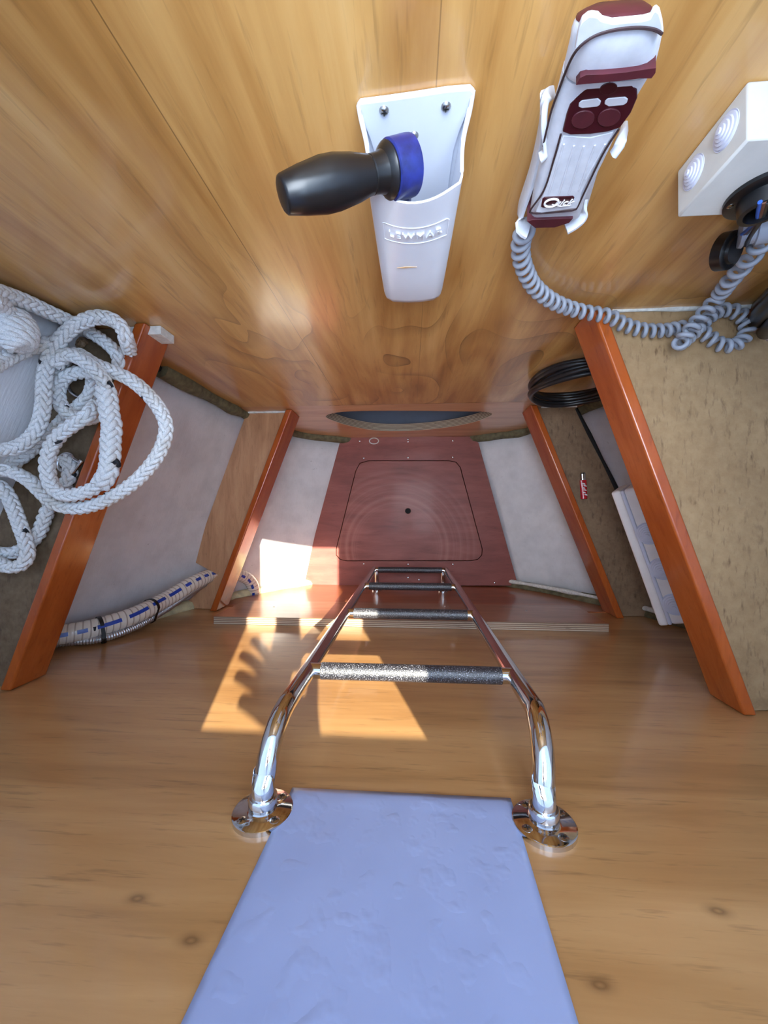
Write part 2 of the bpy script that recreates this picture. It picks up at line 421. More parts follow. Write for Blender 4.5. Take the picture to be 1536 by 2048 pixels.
# ================================================================== STRUCTURE
# forward bulkhead: upper sheet, and a lower sheet with the oval opening into the next locker
SEAM = P(820, 808, y=FWD).z
mb = MB(); mb.box(-1.0, 1.0, FWD, FWD + 0.02, SEAM + 0.0012, DECK)
wall_front = struct(mb.build('wall_front', M['ply_fwd'], None))
hole = [(651, 833), (668, 826), (705, 822.5), (760, 821.5), (820, 821.5), (880, 822), (935, 823), (968, 823.5), (984, 827), (978, 833), (950, 843.5), (905, 853),
        (850, 859.5), (800, 862), (750, 860.5), (705, 853), (668, 842)]
hp, _ = smooth_path([P(a, b, y=FWD) for a, b in hole], 61, closed=True); hp = hp[:-1]
cx_, cz_ = hp[:, 0].mean(), hp[:, 2].mean()
x0, x1, z0, z1 = -1.0, 1.0, FLOOR - 0.06, SEAM - 0.0012
def border(dx, dz):
    t = min((x1 - cx_) / dx if dx > 0 else (x0 - cx_) / dx if dx < 0 else 1e9, (z1 - cz_) / dz if dz > 0 else (z0 - cz_) / dz if dz < 0 else 1e9)
    return cx_ + dx * t, cz_ + dz * t
angs = sorted(set([math.atan2(z - cz_, x - cx_) for x, _, z in hp]))
hp = sorted([tuple(q) for q in hp], key=lambda q: math.atan2(q[2] - cz_, q[0] - cx_))
corner = [math.atan2(b - cz_, a - cx_) for a in (x0, x1) for b in (z0, z1)]
outer = []
for q in hp:
    a = math.atan2(q[2] - cz_, q[0] - cx_)
    c = min(corner, key=lambda k: abs(k - a))
    outer.append(border(math.cos(a), math.sin(a)))
mb = MB(); n = len(hp); TH = 0.03
fr_in = [(q[0], FWD, q[2]) for q in hp]; fr_out = [(o[0], FWD, o[1]) for o in outer]
bk_in = [(q[0], FWD + TH, q[2]) for q in hp]; bk_out = [(o[0], FWD + TH, o[1]) for o in outer]
mb.add(fr_in + fr_out + bk_in + bk_out, [])
for i in range(n):
    j = (i + 1) % n
    for f, mi in (((i, j, n + j, n + i), 0), ((2 * n + i, 3 * n + i, 3 * n + j, 2 * n + j), 0), ((i, 2 * n + i, 2 * n + j, j), 1)):
        mb.f.append(f); mb.mi.append(mi)
low = mb.build('lower_panel', [M['ply_low'], M['ply_edge']], wall_front); low['label'] = 'lower sheet with a wide oval opening'
# space seen through the opening
mb = MB(); mb.box(-0.6, 0.6, FWD + TH, 0.9, -1.80, -1.70); mb.box(-0.6, 0.6, 0.88, 0.9, -1.70, -1.0); mb.box(-0.62, -0.6, FWD + TH, 0.9, -1.8, -1.0)
mb.box(0.6, 0.62, FWD + TH, 0.9, -1.8, -1.0); mb.box(-0.6, 0.6, FWD + TH, 0.9, -1.0, -0.98)
struct(mb.build('wall_locker', M['locker'], None))
# aft bulkhead
mb = MB(); mb.box(-1.05, 1.05, AFT - 0.02, AFT, FLOOR - 0.05, DECK)
wall_back = struct(mb.build('wall_back', M['ply_aft'], None))
# bottom of the space
mb = MB(); mb.box(-1.05, 1.05, AFT - 0.02, FWD + 0.02, FLOOR - 0.06, FLOOR - 0.03)
struct(mb.build('floor', M['olive'], None))
# hull sides: lofted between the section at each bulkhead
fw_px = [(590, 862), (640, 869), (692, 876)]
def hull(sign, name, mat):
    f = [Vector((-0.630, FWD, DECK)), Vector((-0.628, FWD, -0.45)), P(150, 642, y=FWD), P(330, 742, y=FWD), P(490, 827, y=FWD), P(590, 864, y=FWD), P(650, 872, y=FWD), Vector((-0.255, FWD, FLOOR - 0.035))]
    a = [Vector((-0.93, AFT, DECK)), Vector((-0.925, AFT, -0.45)), Vector((-0.905, AFT, -0.70)), Vector((-0.85, AFT, -0.95)), Vector((-0.765, AFT, -1.27)), Vector((-0.64, AFT, -1.50)), Vector((-0.53, AFT, -1.66)), Vector((-0.445, AFT, FLOOR - 0.035))]
    fs, _ = smooth_path(f, 29); as_, _ = smooth_path(a, 29)
    rows = []
    for k in range(9):
        t = k / 8; rows.append([(sign * -(p_[0] * (1 - t) + q_[0] * t - 0.012 * math.sin(math.pi * t)) * 1.0, p_[1] * (1 - t) + q_[1] * t, p_[2] * (1 - t) + q_[2] * t) for p_, q_ in zip(fs, as_)])
    mb = MB(); mb.loft(rows, False, False, closed=False)
    o = struct(mb.build(name, mat, None, fix=True))
    so_ = o.modifiers.new('solid', 'SOLIDIFY'); so_.thickness = 0.012; so_.offset = 1.0 if sign < 0 else 1.0
    return fs * np.array([-sign, 1, 1]) if sign > 0 else fs, as_ * np.array([-sign, 1, 1]) if sign > 0 else as_
hl_f, hl_a = hull(-1, 'wall_left', M['hull'])
hr_f, hr_a = hull(1, 'wall_right', M['hull'])
# glass tabbing fillets along the hull / bulkhead joints
tn = [0]
def trim(path, r, mat, n=8, rough=0.25):
    path, _ = smooth_path(path, max(24, len(path) * 3)); k = len(path)
    rr = r * (1 + rough * np.interp(np.arange(k), np.arange(0, k + 3, 3), rng.uniform(-1, 1, len(np.arange(0, k + 3, 3)))))
    tn[0] += 1; mb = MB(); mb.tube(path, rr, n)
    return struct(mb.build('trim_%d' % tn[0], mat, None, smooth=80))
sel = lambda a, i0, off: [Vector(q) + Vector(off) for q in a[i0:]]
for hf_, sg_ in ((hl_f, 1), (hr_f, -1)):
    k_ = int(np.argmax(hf_[:, 2] < -0.80)); trim(sel(hf_, k_, (0.008 * sg_, -0.006, 0)), 0.019, M['olive'])
    trim([Vector(q) + Vector((0.004 * sg_, -0.004, 0)) for q in hf_[3:k_ + 1]], 0.008, M['dark'])  # black strip in place of the shade in the open hull joint
trim(sel(hl_a, 17, (0.010, 0.006, 0)), 0.022, M['cream'])
trim(sel(hr_a, 17, (-0.010, 0.006, 0)), 0.022, M['olive'])
trim(sel(hr_a, 17, (-0.026, 0.027, 0.010)), 0.008, M['bead'], rough=0.35)
# deck overhead with the hatch opening the picture is taken through
HX0, HX1, HY0, HY1 = -0.136, 0.204, -0.177, 0.285
mb = MB(); T_ = 0.012
mb.box(-1.05, HX0, AFT - 0.02, FWD + 0.02, DECK, DECK + T_); mb.box(HX1, 1.05, AFT - 0.02, FWD + 0.02, DECK, DECK + T_)
mb.box(HX0, HX1, AFT - 0.02, HY0, DECK, DECK + T_); mb.box(HX0, HX1, HY1, FWD + 0.02, DECK, DECK + T_)
struct(mb.build('ceiling', M['deck'], None))

# ================================================================== FLOOR BOARD with access hatch
c0 = [(682, 876), (692, 873), (942, 873), (957, 886), (1033, 1160), (1037, 1171), (614, 1171), (606, 1158)]
fp = thing('floor_board', P(820, 1024, z=FLOOR), 'maroon mahogany floor board with a round-cornered access hatch', 'floor board')
lid_px = [(722, 922), (905, 922), (918, 931), (964, 1095), (962, 1112), (948, 1120), (690, 1120), (676, 1112), (674, 1096), (708, 934)]
lid_px = [(736, 922), (898, 922), (912, 925), (920, 935), (964, 1098), (963, 1110), (956, 1118), (942, 1121), (692, 1121), (680, 1118), (673, 1110), (673, 1098), (712, 942), (720, 927)]
lid = [P(a, b, z=FLOOR) for a, b in lid_px]
cen = sum(lid, Vector()) / len(lid)
def grow(poly, d):
    out = []; n = len(poly)
    for i in range(n):
        e1 = (poly[i] - poly[i - 1]).normalized(); e2 = (poly[(i + 1) % n] - poly[i]).normalized()
        nn = Vector((e1.y + e2.y, -(e1.x + e2.x), 0)).normalized()
        if nn.dot(poly[i] - cen) < 0: nn = -nn
        out.append(poly[i] + nn * d)
    return out
outb = [P(a, b, z=FLOOR) for a, b in c0]
def ring_board(outer, inner, top, th, mat):
    bm = bmesh.new()
    def loop(ps, z): return [bm.verts.new((p.x, p.y, z)) for p in ps]
    for z in (top, top - th):
        vo, vi = loop(outer, z), loop(inner, z)
        es = [bm.edges.new((l[i], l[(i + 1) % len(l)])) for l in (vo, vi) for i in range(len(l))]
        bmesh.ops.triangle_fill(bm, use_beauty=True, use_dissolve=False, edges=es)
        if z == top: keep = (vo, vi)
        else:
            for a, b in ((keep[0], vo), (keep[1], vi)):
                for i in range(len(a)):
                    j = (i + 1) % len(a); bm.faces.new((a[i], a[j], b[j], b[i]))
    bmesh.ops.recalc_face_normals(bm, faces=bm.faces)
    mb = MB(); bm.verts.index_update()
    mb.add([v.co.copy() for v in bm.verts], [tuple(v.index for v in f.verts) for f in bm.faces]); bm.free(); return mb
ring_board(outb, grow(lid, 0.0030), FLOOR, 0.018, None).build('board_frame', M['maroon'], fp)
holec = P(816, 1022, z=FLOOR); hr_ = 0.0125
hl = [holec + Vector((math.cos(k * math.pi / 10) * hr_, math.sin(k * math.pi / 10) * hr_, 0)) for k in range(20)]
def lid_mat():
    """mahogany with pale arcs over the lid: part wear, part light painted into the colour"""
    t = NT('mahogany_lid'); a = t.noise(t.coord((5, 30, 30)), 1.0, 6, 0.6, 0.5)
    c = t.ramp(a, [(0.3, (120, 60, 52)), (0.5, (144, 77, 66)), (0.7, (160, 90, 78))])
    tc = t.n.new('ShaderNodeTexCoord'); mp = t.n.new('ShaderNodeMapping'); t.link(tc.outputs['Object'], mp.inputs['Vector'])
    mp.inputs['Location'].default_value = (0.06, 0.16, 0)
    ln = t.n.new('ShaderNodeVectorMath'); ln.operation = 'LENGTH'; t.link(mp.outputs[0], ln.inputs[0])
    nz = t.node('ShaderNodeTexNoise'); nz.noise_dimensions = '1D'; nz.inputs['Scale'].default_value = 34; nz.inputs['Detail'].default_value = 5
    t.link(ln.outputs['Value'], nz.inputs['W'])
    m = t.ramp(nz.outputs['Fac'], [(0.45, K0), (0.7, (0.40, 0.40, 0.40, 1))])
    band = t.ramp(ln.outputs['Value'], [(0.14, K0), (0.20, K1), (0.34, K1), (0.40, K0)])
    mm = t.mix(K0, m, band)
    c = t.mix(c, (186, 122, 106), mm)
    return t.set(c, 0.55, coat=0.06)
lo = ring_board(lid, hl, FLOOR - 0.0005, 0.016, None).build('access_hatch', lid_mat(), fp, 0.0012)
mb = MB(); mb.lathe(holec + Vector((0, 0, -0.022)), (0, 0, 1), [(0, hr_ * 0.98), (0.01, hr_ * 0.98)], 20)
fh = mb.build('finger_hole', M['dark'], lo)
for a, b in [(719, 882), (816, 878), (816, 883), (906, 881), (727, 916), (816, 915), (906, 914), (727, 1128), (816, 1129), (906, 1129), (742, 1155), (816, 1156), (838, 1160), (990, 1166)]:
    screw(P(a, b, z=FLOOR), (0, 0, 1), 0.0035, fp, dome=0.2)
mb = MB(); c_ = P(748, 882, z=FLOOR)
mb.torus(c_ + Vector((0, 0, 0.0008)), (0, 0, 1), 0.013, 0.0022, 24, 6, squash=1.6); mb.build('worn_ring', M['bead'], fp)

# ================================================================== shelves with fiddle rails
def shelf(name, label, railpx, zt, zb, z_board, outer_px, mat, board_name='board', ybevel=None):
    """railpx: ridge fore, ridge aft, width outward; board polygon lies outboard of the rail"""
    rf, ra = P(*railpx[0], z=zt), P(*railpx[1], z=zt)
    d = (ra - rf).normalized(); side = -1 if rf.x < 0 else 1
    out = Vector((-d.y, d.x, 0)); out = out if out.x * side > 0 else -out
    # run the rail to both bulkheads
    rf = rf + d * ((FWD - 0.001 - rf.y) / d.y); ra = ra + d * ((AFT + 0.001 - ra.y) / d.y)
    wd = railpx[2]
    def ends(off):
        p = rf + out * off; q = ra + out * off
        p = p + d * ((FWD - 0.001 - p.y) / d.y); q = q + d * ((AFT + 0.001 - q.y) / d.y); return p, q
    i0, i1 = ends(0); o0, o1 = ends(wd)
    t = thing(name, ((rf + ra) / 2).to_tuple(), label, 'shelf')
    mb = MB(); dz = Vector((0, 0, zb - zt))
    mb.prism([i0, o0, o1, i1], dz)
    mb.build('fiddle_rail', M['teak'], t, 0.0035, seg=3)
    mb = MB(); poly = [Vector((o0.x, o0.y, z_board))] + [P(a, b, z=z_board) for a, b in outer_px] + [Vector((o1.x, o1.y, z_board))]
    for q in poly:
        q.y = min(max(q.y, AFT + 0.001), FWD - 0.001)
    mb.prism(poly, (0, 0, -0.012)); mb.build(board_name, mat, t, 0.001)
    return t, (i0, i1, o0, o1, out, d)
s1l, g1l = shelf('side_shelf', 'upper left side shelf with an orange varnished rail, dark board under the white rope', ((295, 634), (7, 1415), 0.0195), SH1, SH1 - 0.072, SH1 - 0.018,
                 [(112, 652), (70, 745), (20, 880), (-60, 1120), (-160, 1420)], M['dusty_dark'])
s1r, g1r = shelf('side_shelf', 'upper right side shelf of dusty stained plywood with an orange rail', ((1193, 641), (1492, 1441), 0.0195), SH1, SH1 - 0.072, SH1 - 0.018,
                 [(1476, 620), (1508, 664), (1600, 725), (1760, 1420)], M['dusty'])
s2l, g2l = shelf('side_shelf', 'lower left side shelf, walnut-coloured board behind a short orange rail', ((585, 816), (430, 1227), 0.020), SH2, SH2 - 0.092, SH2 - 0.030,
                 [(493, 822), (385, 1122), (436, 1150), (372, 1205), (372, 1222)], M['board_l'])
s2r, g2r = shelf('side_shelf', 'lower right side shelf of dark stained plywood holding the red lighter', ((1060, 809), (1236, 1240), 0.020), SH2, SH2 - 0.092, SH2 - 0.030,
                 [(1150, 815), (1237, 990), (1335, 1236)], M['dusty_low'])
# support cleat showing behind the upper left rail
mb = MB(); a_ = P(318, 648, z=SH1 - 0.030); mb.box(a_.x - 0.06, a_.x + 0.014, FWD - 0.016, FWD - 0.0005, SH1 - 0.055, SH1 - 0.014)
mb.build('cleat', M['bead'], s1l, 0.001)
# white sealant lines where boards meet the bulkheads
def line(a, b, z, y, r, mat): return trim([P(*a, z=z), (P(*a, z=z) + P(*b, z=z)) / 2, P(*b, z=z)], r, mat, 6, 0.4)
trim([(P(1222, 620, z=SH1 - 0.018).x, FWD - 0.001, SH1 - 0.016), (0.40, FWD - 0.001, SH1 - 0.016), (0.60, FWD - 0.001, SH1 - 0.016)], 0.004, M['bead'], 6, 0.3)
trim([(-0.545, FWD - 0.001, SH2 - 0.028), (-0.46, FWD - 0.001, SH2 - 0.028), (-0.40, FWD - 0.001, SH2 - 0.028)], 0.004, M['bead'], 6, 0.3)
trim([(0.42, FWD - 0.001, SH2 - 0.028), (0.48, FWD - 0.001, SH2 - 0.028), (0.53, FWD - 0.001, SH2 - 0.028)], 0.003, M['bead'], 6, 0.3)
trim([(0.60, AFT + 0.002, SH1 - 0.014), (0.64, AFT + 0.002, SH1 - 0.014), (0.75, AFT + 0.002, SH1 - 0.014)], 0.005, M['bead'], 6, 0.4)
# black strip imitating shade in the gap beside the lower right board
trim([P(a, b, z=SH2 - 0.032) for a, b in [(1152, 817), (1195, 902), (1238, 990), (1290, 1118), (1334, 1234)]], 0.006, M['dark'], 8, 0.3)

# ================================================================== plywood board on the aft bulkhead
PT = 0.0225
zt_ = P(820, 1240, y=AFT + PT).z
zb_ = P(820, 1206, y=AFT + PT).z
xl, xr = P(421, 1236, y=AFT + PT).x, P(1215, 1246, y=AFT + PT).x
pb = thing('backing_board', ((xl + xr) / 2, AFT, zb_), 'long plywood board fixed across the back wall behind the ladder foot, layered edge up', 'board')
mb = MB(); g_ = 0.0016
mb.box(xl, xr, AFT + 0.0003, AFT + PT, zb_, zt_)
mb.build('board_face', M['red_ply'], pb)
for k in range(5):                               # the plies of the sawn top edge, proud and recessed in turn
    y0_ = AFT + 0.0005 + k * PT / 5; mb = MB()
    mb.box(xl + 0.0005, xr - 0.0005, y0_, y0_ + PT / 5 - 0.0008, zt_ - 0.002, zt_ + (0.0012 if k % 2 == 0 else 0.0002))
    mb.build('ply', M['ply_edge'], pb)
for sx in (-0.44, -0.2, 0.36):
    screw((sx, AFT + PT, (zt_ + zb_) / 2 - 0.02), (0, 1, 0), 0.004, pb, dome=0.2)
# reddish plywood strip of the bulkhead below the board
mb = MB(); mb.box(-0.66, 0.66, AFT, AFT + 0.003, FLOOR - 0.03, zb_ - 0.002)
bl = mb.build('lower_panel', M['red_low'], wall_back)

# ================================================================== painted panel
zpb = P(800, 1590, y=AFT).z
xpl, xpr = P(585, 1580, y=AFT).x, P(1021, 1601, y=AFT).x
xtl, xtr = [a.x + (a.x - b) * (DECK - a.z) / (a.z - zpb) for a, b in ((P(367, 2046, y=AFT), xpl), (P(1154, 2046, y=AFT), xpr))]
NX, NZ = 40, 60; mb = MB(); th_ = 0.0022
grid = []
for j in range(NZ + 1):
    for i in range(NX + 1):
        u, v = i / NX, j / NZ
        z_ = zpb + (DECK - 0.002 - zpb) * v
        e = min(u, 1 - u) * (xpr - xpl); e2 = v * (DECK - zpb)
        d_ = th_ + 0.0022 * math.exp(-((min(e, 0.09) - 0.014) / 0.005) ** 2) * 0.5 + 0.0016 * math.exp(-((e2 - 0.016 - 0.004 * math.sin(9 * u)) / 0.004) ** 2)
        d_ += 0.0006 * math.sin(23 * u + 4 * v) * math.sin(17 * v + 3 * u)
        xa, xb = xpl + (xtl - xpl) * v, xpr + (xtr - xpr) * v
        grid.append((xa + (xb - xa) * u, AFT + (0.0015 if (i in (0, NX) or j in (0,)) else d_), z_))
mb.add(grid, [(j * (NX + 1) + i, j * (NX + 1) + i + 1, (j + 1) * (NX + 1) + i + 1, (j + 1) * (NX + 1) + i) for j in range(NZ) for i in range(NX)])
pp = mb.build('painted_panel', M['panel'], None, smooth=60)
so_ = pp.modifiers.new('solid', 'SOLIDIFY'); so_.thickness = 0.0012; so_.offset = -1
tag(pp, 'pale blue-white painted panel on the back wall between the ladder feet', 'panel')

# ================================================================== ladder
LY = -0.235
fl, frr = P(526, 1627, y=AFT), P(1088, 1652, y=AFT)
xL = (P(610, 1345, y=LY).x + P(748, 1140, y=LY).x) / 2; xR = (P(1010, 1345, y=LY).x + P(897, 1140, y=LY).x) / 2
zR = [P(810, 1346, y=LY).z, P(815, 1228, y=LY).z, P(820, 1173, y=LY).z, P(822, 1140, y=LY).z]
ld = thing('ladder', ((xL + xR) / 2, LY, zR[3]), 'polished steel ladder with black grit rungs on the back wall', 'ladder')
TR = 0.0118
for sgn, f_, x_ in ((-1, fl, xL), (1, frr, xR)):
    pts = [(f_.x, AFT + 0.002, f_.z), (f_.x, AFT + 0.03, f_.z), (f_.x, AFT + 0.045, f_.z - 0.002)]
    R = 0.062; yc = LY - R
    for k in range(9):
        a = k / 8 * math.pi / 2
        pts.append((f_.x + (x_ - f_.x) * k / 8, yc + R * math.sin(a), f_.z - 0.004 - R * (1 - math.cos(a))))
    pts += [(x_, LY, f_.z - 0.10), (x_, LY, zR[1]), (x_, LY, zR[2]), (x_, LY, zR[3] + 0.02), (x_, LY, zR[3] - TR * 0.9)]
    path, _ = smooth_path(pts, 90)
    mb = MB(); mb.tube(path, TR, 24); rail = mb.build('side_rail', M['chrome'], ld, smooth=60)
    fg = MB(); fg.lathe((f_.x, AFT, f_.z), (0, 1, 0), [(0, 0.0318), (0.0048, 0.0318), (0.0058, 0.0305), (0.0064, 0.0175), (0.0075, 0.0152), (0.019, 0.0152), (0.0205, 0.0140), (0.0205, 0.0118)], 40)
    fo = fg.build('flange', M['chrome'], ld, smooth=40)
    for k in range(4):
        a = math.radians(40 + 90 * k if sgn < 0 else 60 + 90 * k)
        screw((f_.x + math.cos(a) * 0.0238, AFT + 0.0060, f_.z + math.sin(a) * 0.0238), (0, 1, 0), 0.0052, fo, dome=0.25)
    # stand-off at the foot of the ladder
    mb = MB(); mb.tube([(x_ - sgn * 0.014, LY, zR[3]), (x_ - sgn * 0.014, AFT + 0.06, zR[3]), (x_ - sgn * 0.014, AFT + 0.003, zR[3])], 0.009, 16)
    mb.lathe((x_ - sgn * 0.014, AFT + 0.003, zR[3]), (0, 1, 0), [(0, 0.022), (0.004, 0.022), (0.005, 0.012), (0.01, 0.01)], 24)
    mb.build('stand_off', M['chrome'], ld, smooth=45)
for k, z_ in enumerate(zR):
    mb = MB(); mb.tube([(xL, LY, z_), ((xL + xR) / 2, LY, z_), (xR, LY, z_)], 0.0112, 20)
    rg = mb.build('rung', M['chrome'], ld, smooth=60)
    mb = MB(); m0, m1 = xL + 0.020, xR - 0.018
    mb.lathe((m0, LY, z_), (1, 0, 0), [(0, 0.0112), (0.0004, 0.0122), (m1 - m0 - 0.0004, 0.0122), (m1 - m0, 0.0112)], 24)
    mb.build('grip_sleeve', M['grip'], rg, smooth=60)

# ================================================================== winch handle pocket
pk = thing('handle_pocket', (0.004, FWD, -0.53), 'white plastic pocket with raised lettering holding the winch handle on the front wall', 'pocket')
ZR, ZBOT = -0.322, -0.512
def outline(w, yf, pinch, flare, bow=0.008):
    """plan outline from the back right corner round the front to the back left corner"""
    yb = FWD - 0.0015; pts = []
    pts += [(w + flare, yb), (w + flare * 0.7, yb - 0.010), (w - pinch, yb - 0.030), (w - pinch * 0.6, yb - 0.042)]
    fc = [(w, yf + 0.012), (w - 0.002, yf + 0.006), (w - 0.010, yf + 0.001)] + [((w - 0.010) * u, yf + 0.001 - bow * (1 - u * u)) for u in (0.8, 0.6, 0.4, 0.2, 0.0)]
    pts += fc
    return [(x, y) for x, y in pts] + [(-x, y) for x, y in reversed(pts[:-1])]
def bow_at(z): return float(np.interp(z, [-0.513, -0.46, -0.40, -0.345, ZR], [0.002, 0.003, 0.0055, 0.008, 0.0100]))
def pk_ring(z, w, yf, pinch, flare, inset=0.0):
    o = outline(w, yf, pinch, flare, bow_at(z)); cx, cy = 0.004, FWD - 0.03
    res = []
    for i, (x, y) in enumerate(o):
        sx = x * (1 - inset / 0.045); sy = FWD - 0.0015 - (FWD - 0.0015 - y) * (1 - inset / 0.07)
        res.append((cx + sx, sy - (inset if i in (0, len(o) - 1) else inset * 0), z))
    return res
lev = [(ZR, 0.0400, 0.2680, 0.0, 0.006), (ZR - 0.0008, 0.0400, 0.2680, 0.0, 0.0059), (ZR - 0.004, 0.0399, 0.2682, 0.0, 0.0055), (-0.345, 0.0396, 0.2690, 0.0, 0.003), (-0.40, 0.0390, 0.2715, 0.0, 0.001), (-0.46, 0.0382, 0.275, 0, 0), (-0.500, 0.0376, 0.278, 0, 0),
       (-0.509, 0.0366, 0.280, 0, 0), (-0.513, 0.0340, 0.285, 0, 0)]
mb = MB()
mb.loft([pk_ring(*l) for l in lev], False, True)
inner = [pk_ring(ZR + 0.0006, 0.0400, 0.2680, 0.0, 0.006, 0.0008)] + [pk_ring(z if k else ZR, w_, yf, p_, f_, 0.0017) for k, (z, w_, yf, p_, f_) in enumerate(lev[:-2])]
mb.loft([pk_ring(*lev[0]), inner[0], inner[1]], False, False)
mb.loft(inner[1:], False, True)
body = mb.build('pocket_body', M['abs'], pk, smooth=50)
# back plate with a rolled, flared top
bp = [(0.004 - 0.0480, -0.3165), (0.004 - 0.045, -0.3130), (-0.02, -0.3120), (0.004, -0.3105), (0.03, -0.3085), (0.004 + 0.044, -0.3085), (0.004 + 0.0480, -0.3120), (0.004 + 0.0440, -0.326), (0.004 + 0.0400, -0.340), (0.004 + 0.0365, -0.36), (0.004 + 0.0340, -0.506), (0.004 - 0.0340, -0.506), (0.004 - 0.0365, -0.36), (0.004 - 0.0400, -0.342), (0.004 - 0.0440, -0.328)]
mb = MB(); mb.prism([(x, FWD - 0.0003, z) for x, z in bp], (0, -0.0052, 0)); mb.build('back_plate', M['abs'], pk, 0.0012)
for sx, zz in ((-1, -0.3165), (1, -0.3110)):     # the lips that sweep from the plate down to the mouth
    cx = 0.004
    A_ = [(cx + sx * 0.0470, FWD - 0.002, zz - 0.001), (cx + sx * 0.0452, FWD - 0.012, -0.3185), (cx + sx * 0.0415, FWD - 0.026, ZR), (cx + sx * 0.0394, FWD - 0.040, ZR), (cx + sx * 0.0390, 0.284, ZR)]
    pth, _ = smooth_path(A_, 20); mb = MB(); mb.tube(pth, 0.0017, 8); mb.build('rolled_lip', M['abs'], pk, smooth=70)
for a, b in ((768, 221), (892, 213), (828, 271)):
    screw(P(a, b, y=FWD - 0.0055), (0, -1, 0), 0.0042, pk, dome=0.6)
yt = 0.2735
tc_ = P(829, 452, y=yt)
# raised name plate outline and letters
def front_y(z): return np.interp(z, [l[0] for l in lev][::-1], [l[2] for l in lev][::-1])
mb = MB(); hw, hh = 0.0305, 0.0105; zc = tc_.z; cxp = 0.0055
pl = [(-hw, -hh), (-hw + 0.002, -hh - 0.001), (hw - 0.002, -hh - 0.001), (hw, -hh), (hw, hh), (hw - 0.002, hh + 0.001), (-hw + 0.002, hh + 0.001), (-hw, hh), (-hw, -hh)]
def fyc(x, z):
    bw = bow_at(z); u = min(1.0, abs(x - 0.004) / 0.0293); return front_y(z) + 0.001 - bw * (1 - u * u) - 0.0002
pl2 = [(a[0] + (b[0] - a[0]) * k / 10, a[1] + (b[1] - a[1]) * k / 10) for a, b in zip(pl[:-1], pl[1:]) for k in range(10)] + [pl[-1]]
mb.tube([(cxp + x, fyc(cxp + x, zc + z), zc + z) for x, z in pl2], 0.00042, 6); mb.build('plate_border', M['abs'], pk, smooth=70)
tm = text_mesh('LEWMAR', 0.0112, (cxp - 0.0005, 0, zc), (1, 0, 0), (0, 0, 1), 0.0028, 'raised_lettering', M['abs'], pk, space=1.2)
og = Vector(pk['_o'])
for v in tm.data.vertices:
    x, z = v.co.x + og.x, v.co.z + og.z
    v.co.y = v.co.y + fyc(x, z) - 0.0003
mb = MB(); sp = P(812, 520, y=0.277)
mb.prism([(sp.x - 0.010, fyc(sp.x, sp.z) - 0.0006, sp.z), (sp.x - 0.002, fyc(sp.x, sp.z) - 0.0006, sp.z - 0.0012), (sp.x + 0.012, fyc(sp.x, sp.z) - 0.0006, sp.z), (sp.x, fyc(sp.x, sp.z) - 0.0006, sp.z + 0.0012)], (0, 0.0005, 0))
mb.build('rust_mark', M['abs_stain'], pk)

# ================================================================== winch handle
ga, gb = P(563, 391, z=-0.280), P(742, 350, z=-0.305)
ax = (gb - ga).normalized(); Lg = (gb - ga).length
wh = thing('winch_handle', P(815, 345, z=-0.31).to_tuple(), 'winch handle with black grip and navy blue head lying in the white pocket', 'winch handle')
mb = MB()
mb.lathe(ga, ax, [(0, 0.004), (0.0005, 0.0112), (0.002, 0.0126), (Lg * 0.22, 0.0155), (Lg * 0.45, 0.0180), (Lg * 0.60, 0.0180), (Lg * 0.8, 0.0160), (Lg * 0.94, 0.0136), (Lg * 0.985, 0.0132), (Lg * 0.99, 0.0125)], 14)
g_o = mb.build('grip', M['black'], wh, 0.0008, smooth=50)
mb = MB(); mb.lathe(gb, ax, [(-Lg * 0.01, 0.0122), (0, 0.0130), (0.006, 0.0132), (0.0105, 0.0142), (0.0125, 0.0172), (0.015, 0.0190), (0.0165, 0.0186), (0.0165, 0.012)], 32); mb.build('collar', M['black'], wh, smooth=40)
hb = gb + ax * 0.0165
mb = MB(); mb.lathe(hb, ax, [(0, 0.0185), (0.001, 0.0200), (0.0175, 0.0206), (0.0205, 0.0203), (0.0215, 0.018), (0.0215, 0.004)], 40); hd = mb.build('head', M['navy'], wh, smooth=40)
# arm going down into the pocket
ac = hb + ax * 0.0115; arm = []
for t_, wa, wb in ((0.0, 0.008, 0.019), (0.03, 0.0075, 0.0165), (0.08, 0.007, 0.013), (0.165, 0.0065, 0.012), (0.17, 0.005, 0.010)):
    c = ac + Vector((0.001, 0.016 * min(t_ / 0.08, 1.0), -0.004 - t_))
    arm.append([c + Vector((wa * q, wb * r * 0.8, 0)) for q, r in ((-1, -0.7), (-0.7, -1), (0.7, -1), (1, -0.7), (1, 0.7), (0.7, 1), (-0.7, 1), (-1, 0.7))])
mb = MB(); mb.loft(arm); mb.build('arm', M['navy'], wh, 0.001)

# ================================================================== remote control in its holder
RX, RZB, RZT = 0.138, -0.392, -0.205
rc = thing('remote_control', (0.135, 0.305, -0.392), 'pale grey and maroon handheld remote on a coiled cord, hung on the front wall', 'remote control')
def rr_ring(z, cx, w, yf, yb, rad=0.010, n=4):
    hw = w / 2; pts = []
    rad = min(rad, hw * 0.95, (yb - yf) / 2 * 0.95)
    for (qx, qy, a0) in ((cx + hw - rad, yb - rad, 0), (cx - hw + rad, yb - rad, 90), (cx - hw + rad, yf + rad, 180), (cx + hw - rad, yf + rad, 270)):
        for k in range(n + 1):
            a = math.radians(a0 + 90 * k / n); pts.append((qx + rad * math.cos(a), qy + rad * math.sin(a), z))
    return pts
def sect(py, l, r, yf, yb, dz=0.0, rad=0.010):
    a, b = P(l, py, y=yf), P(r, py, y=yf); return rr_ring((a.z + b.z) / 2 + dz, (a.x + b.x) / 2, b.x - a.x, yf, yb, rad)
YB = 0.303
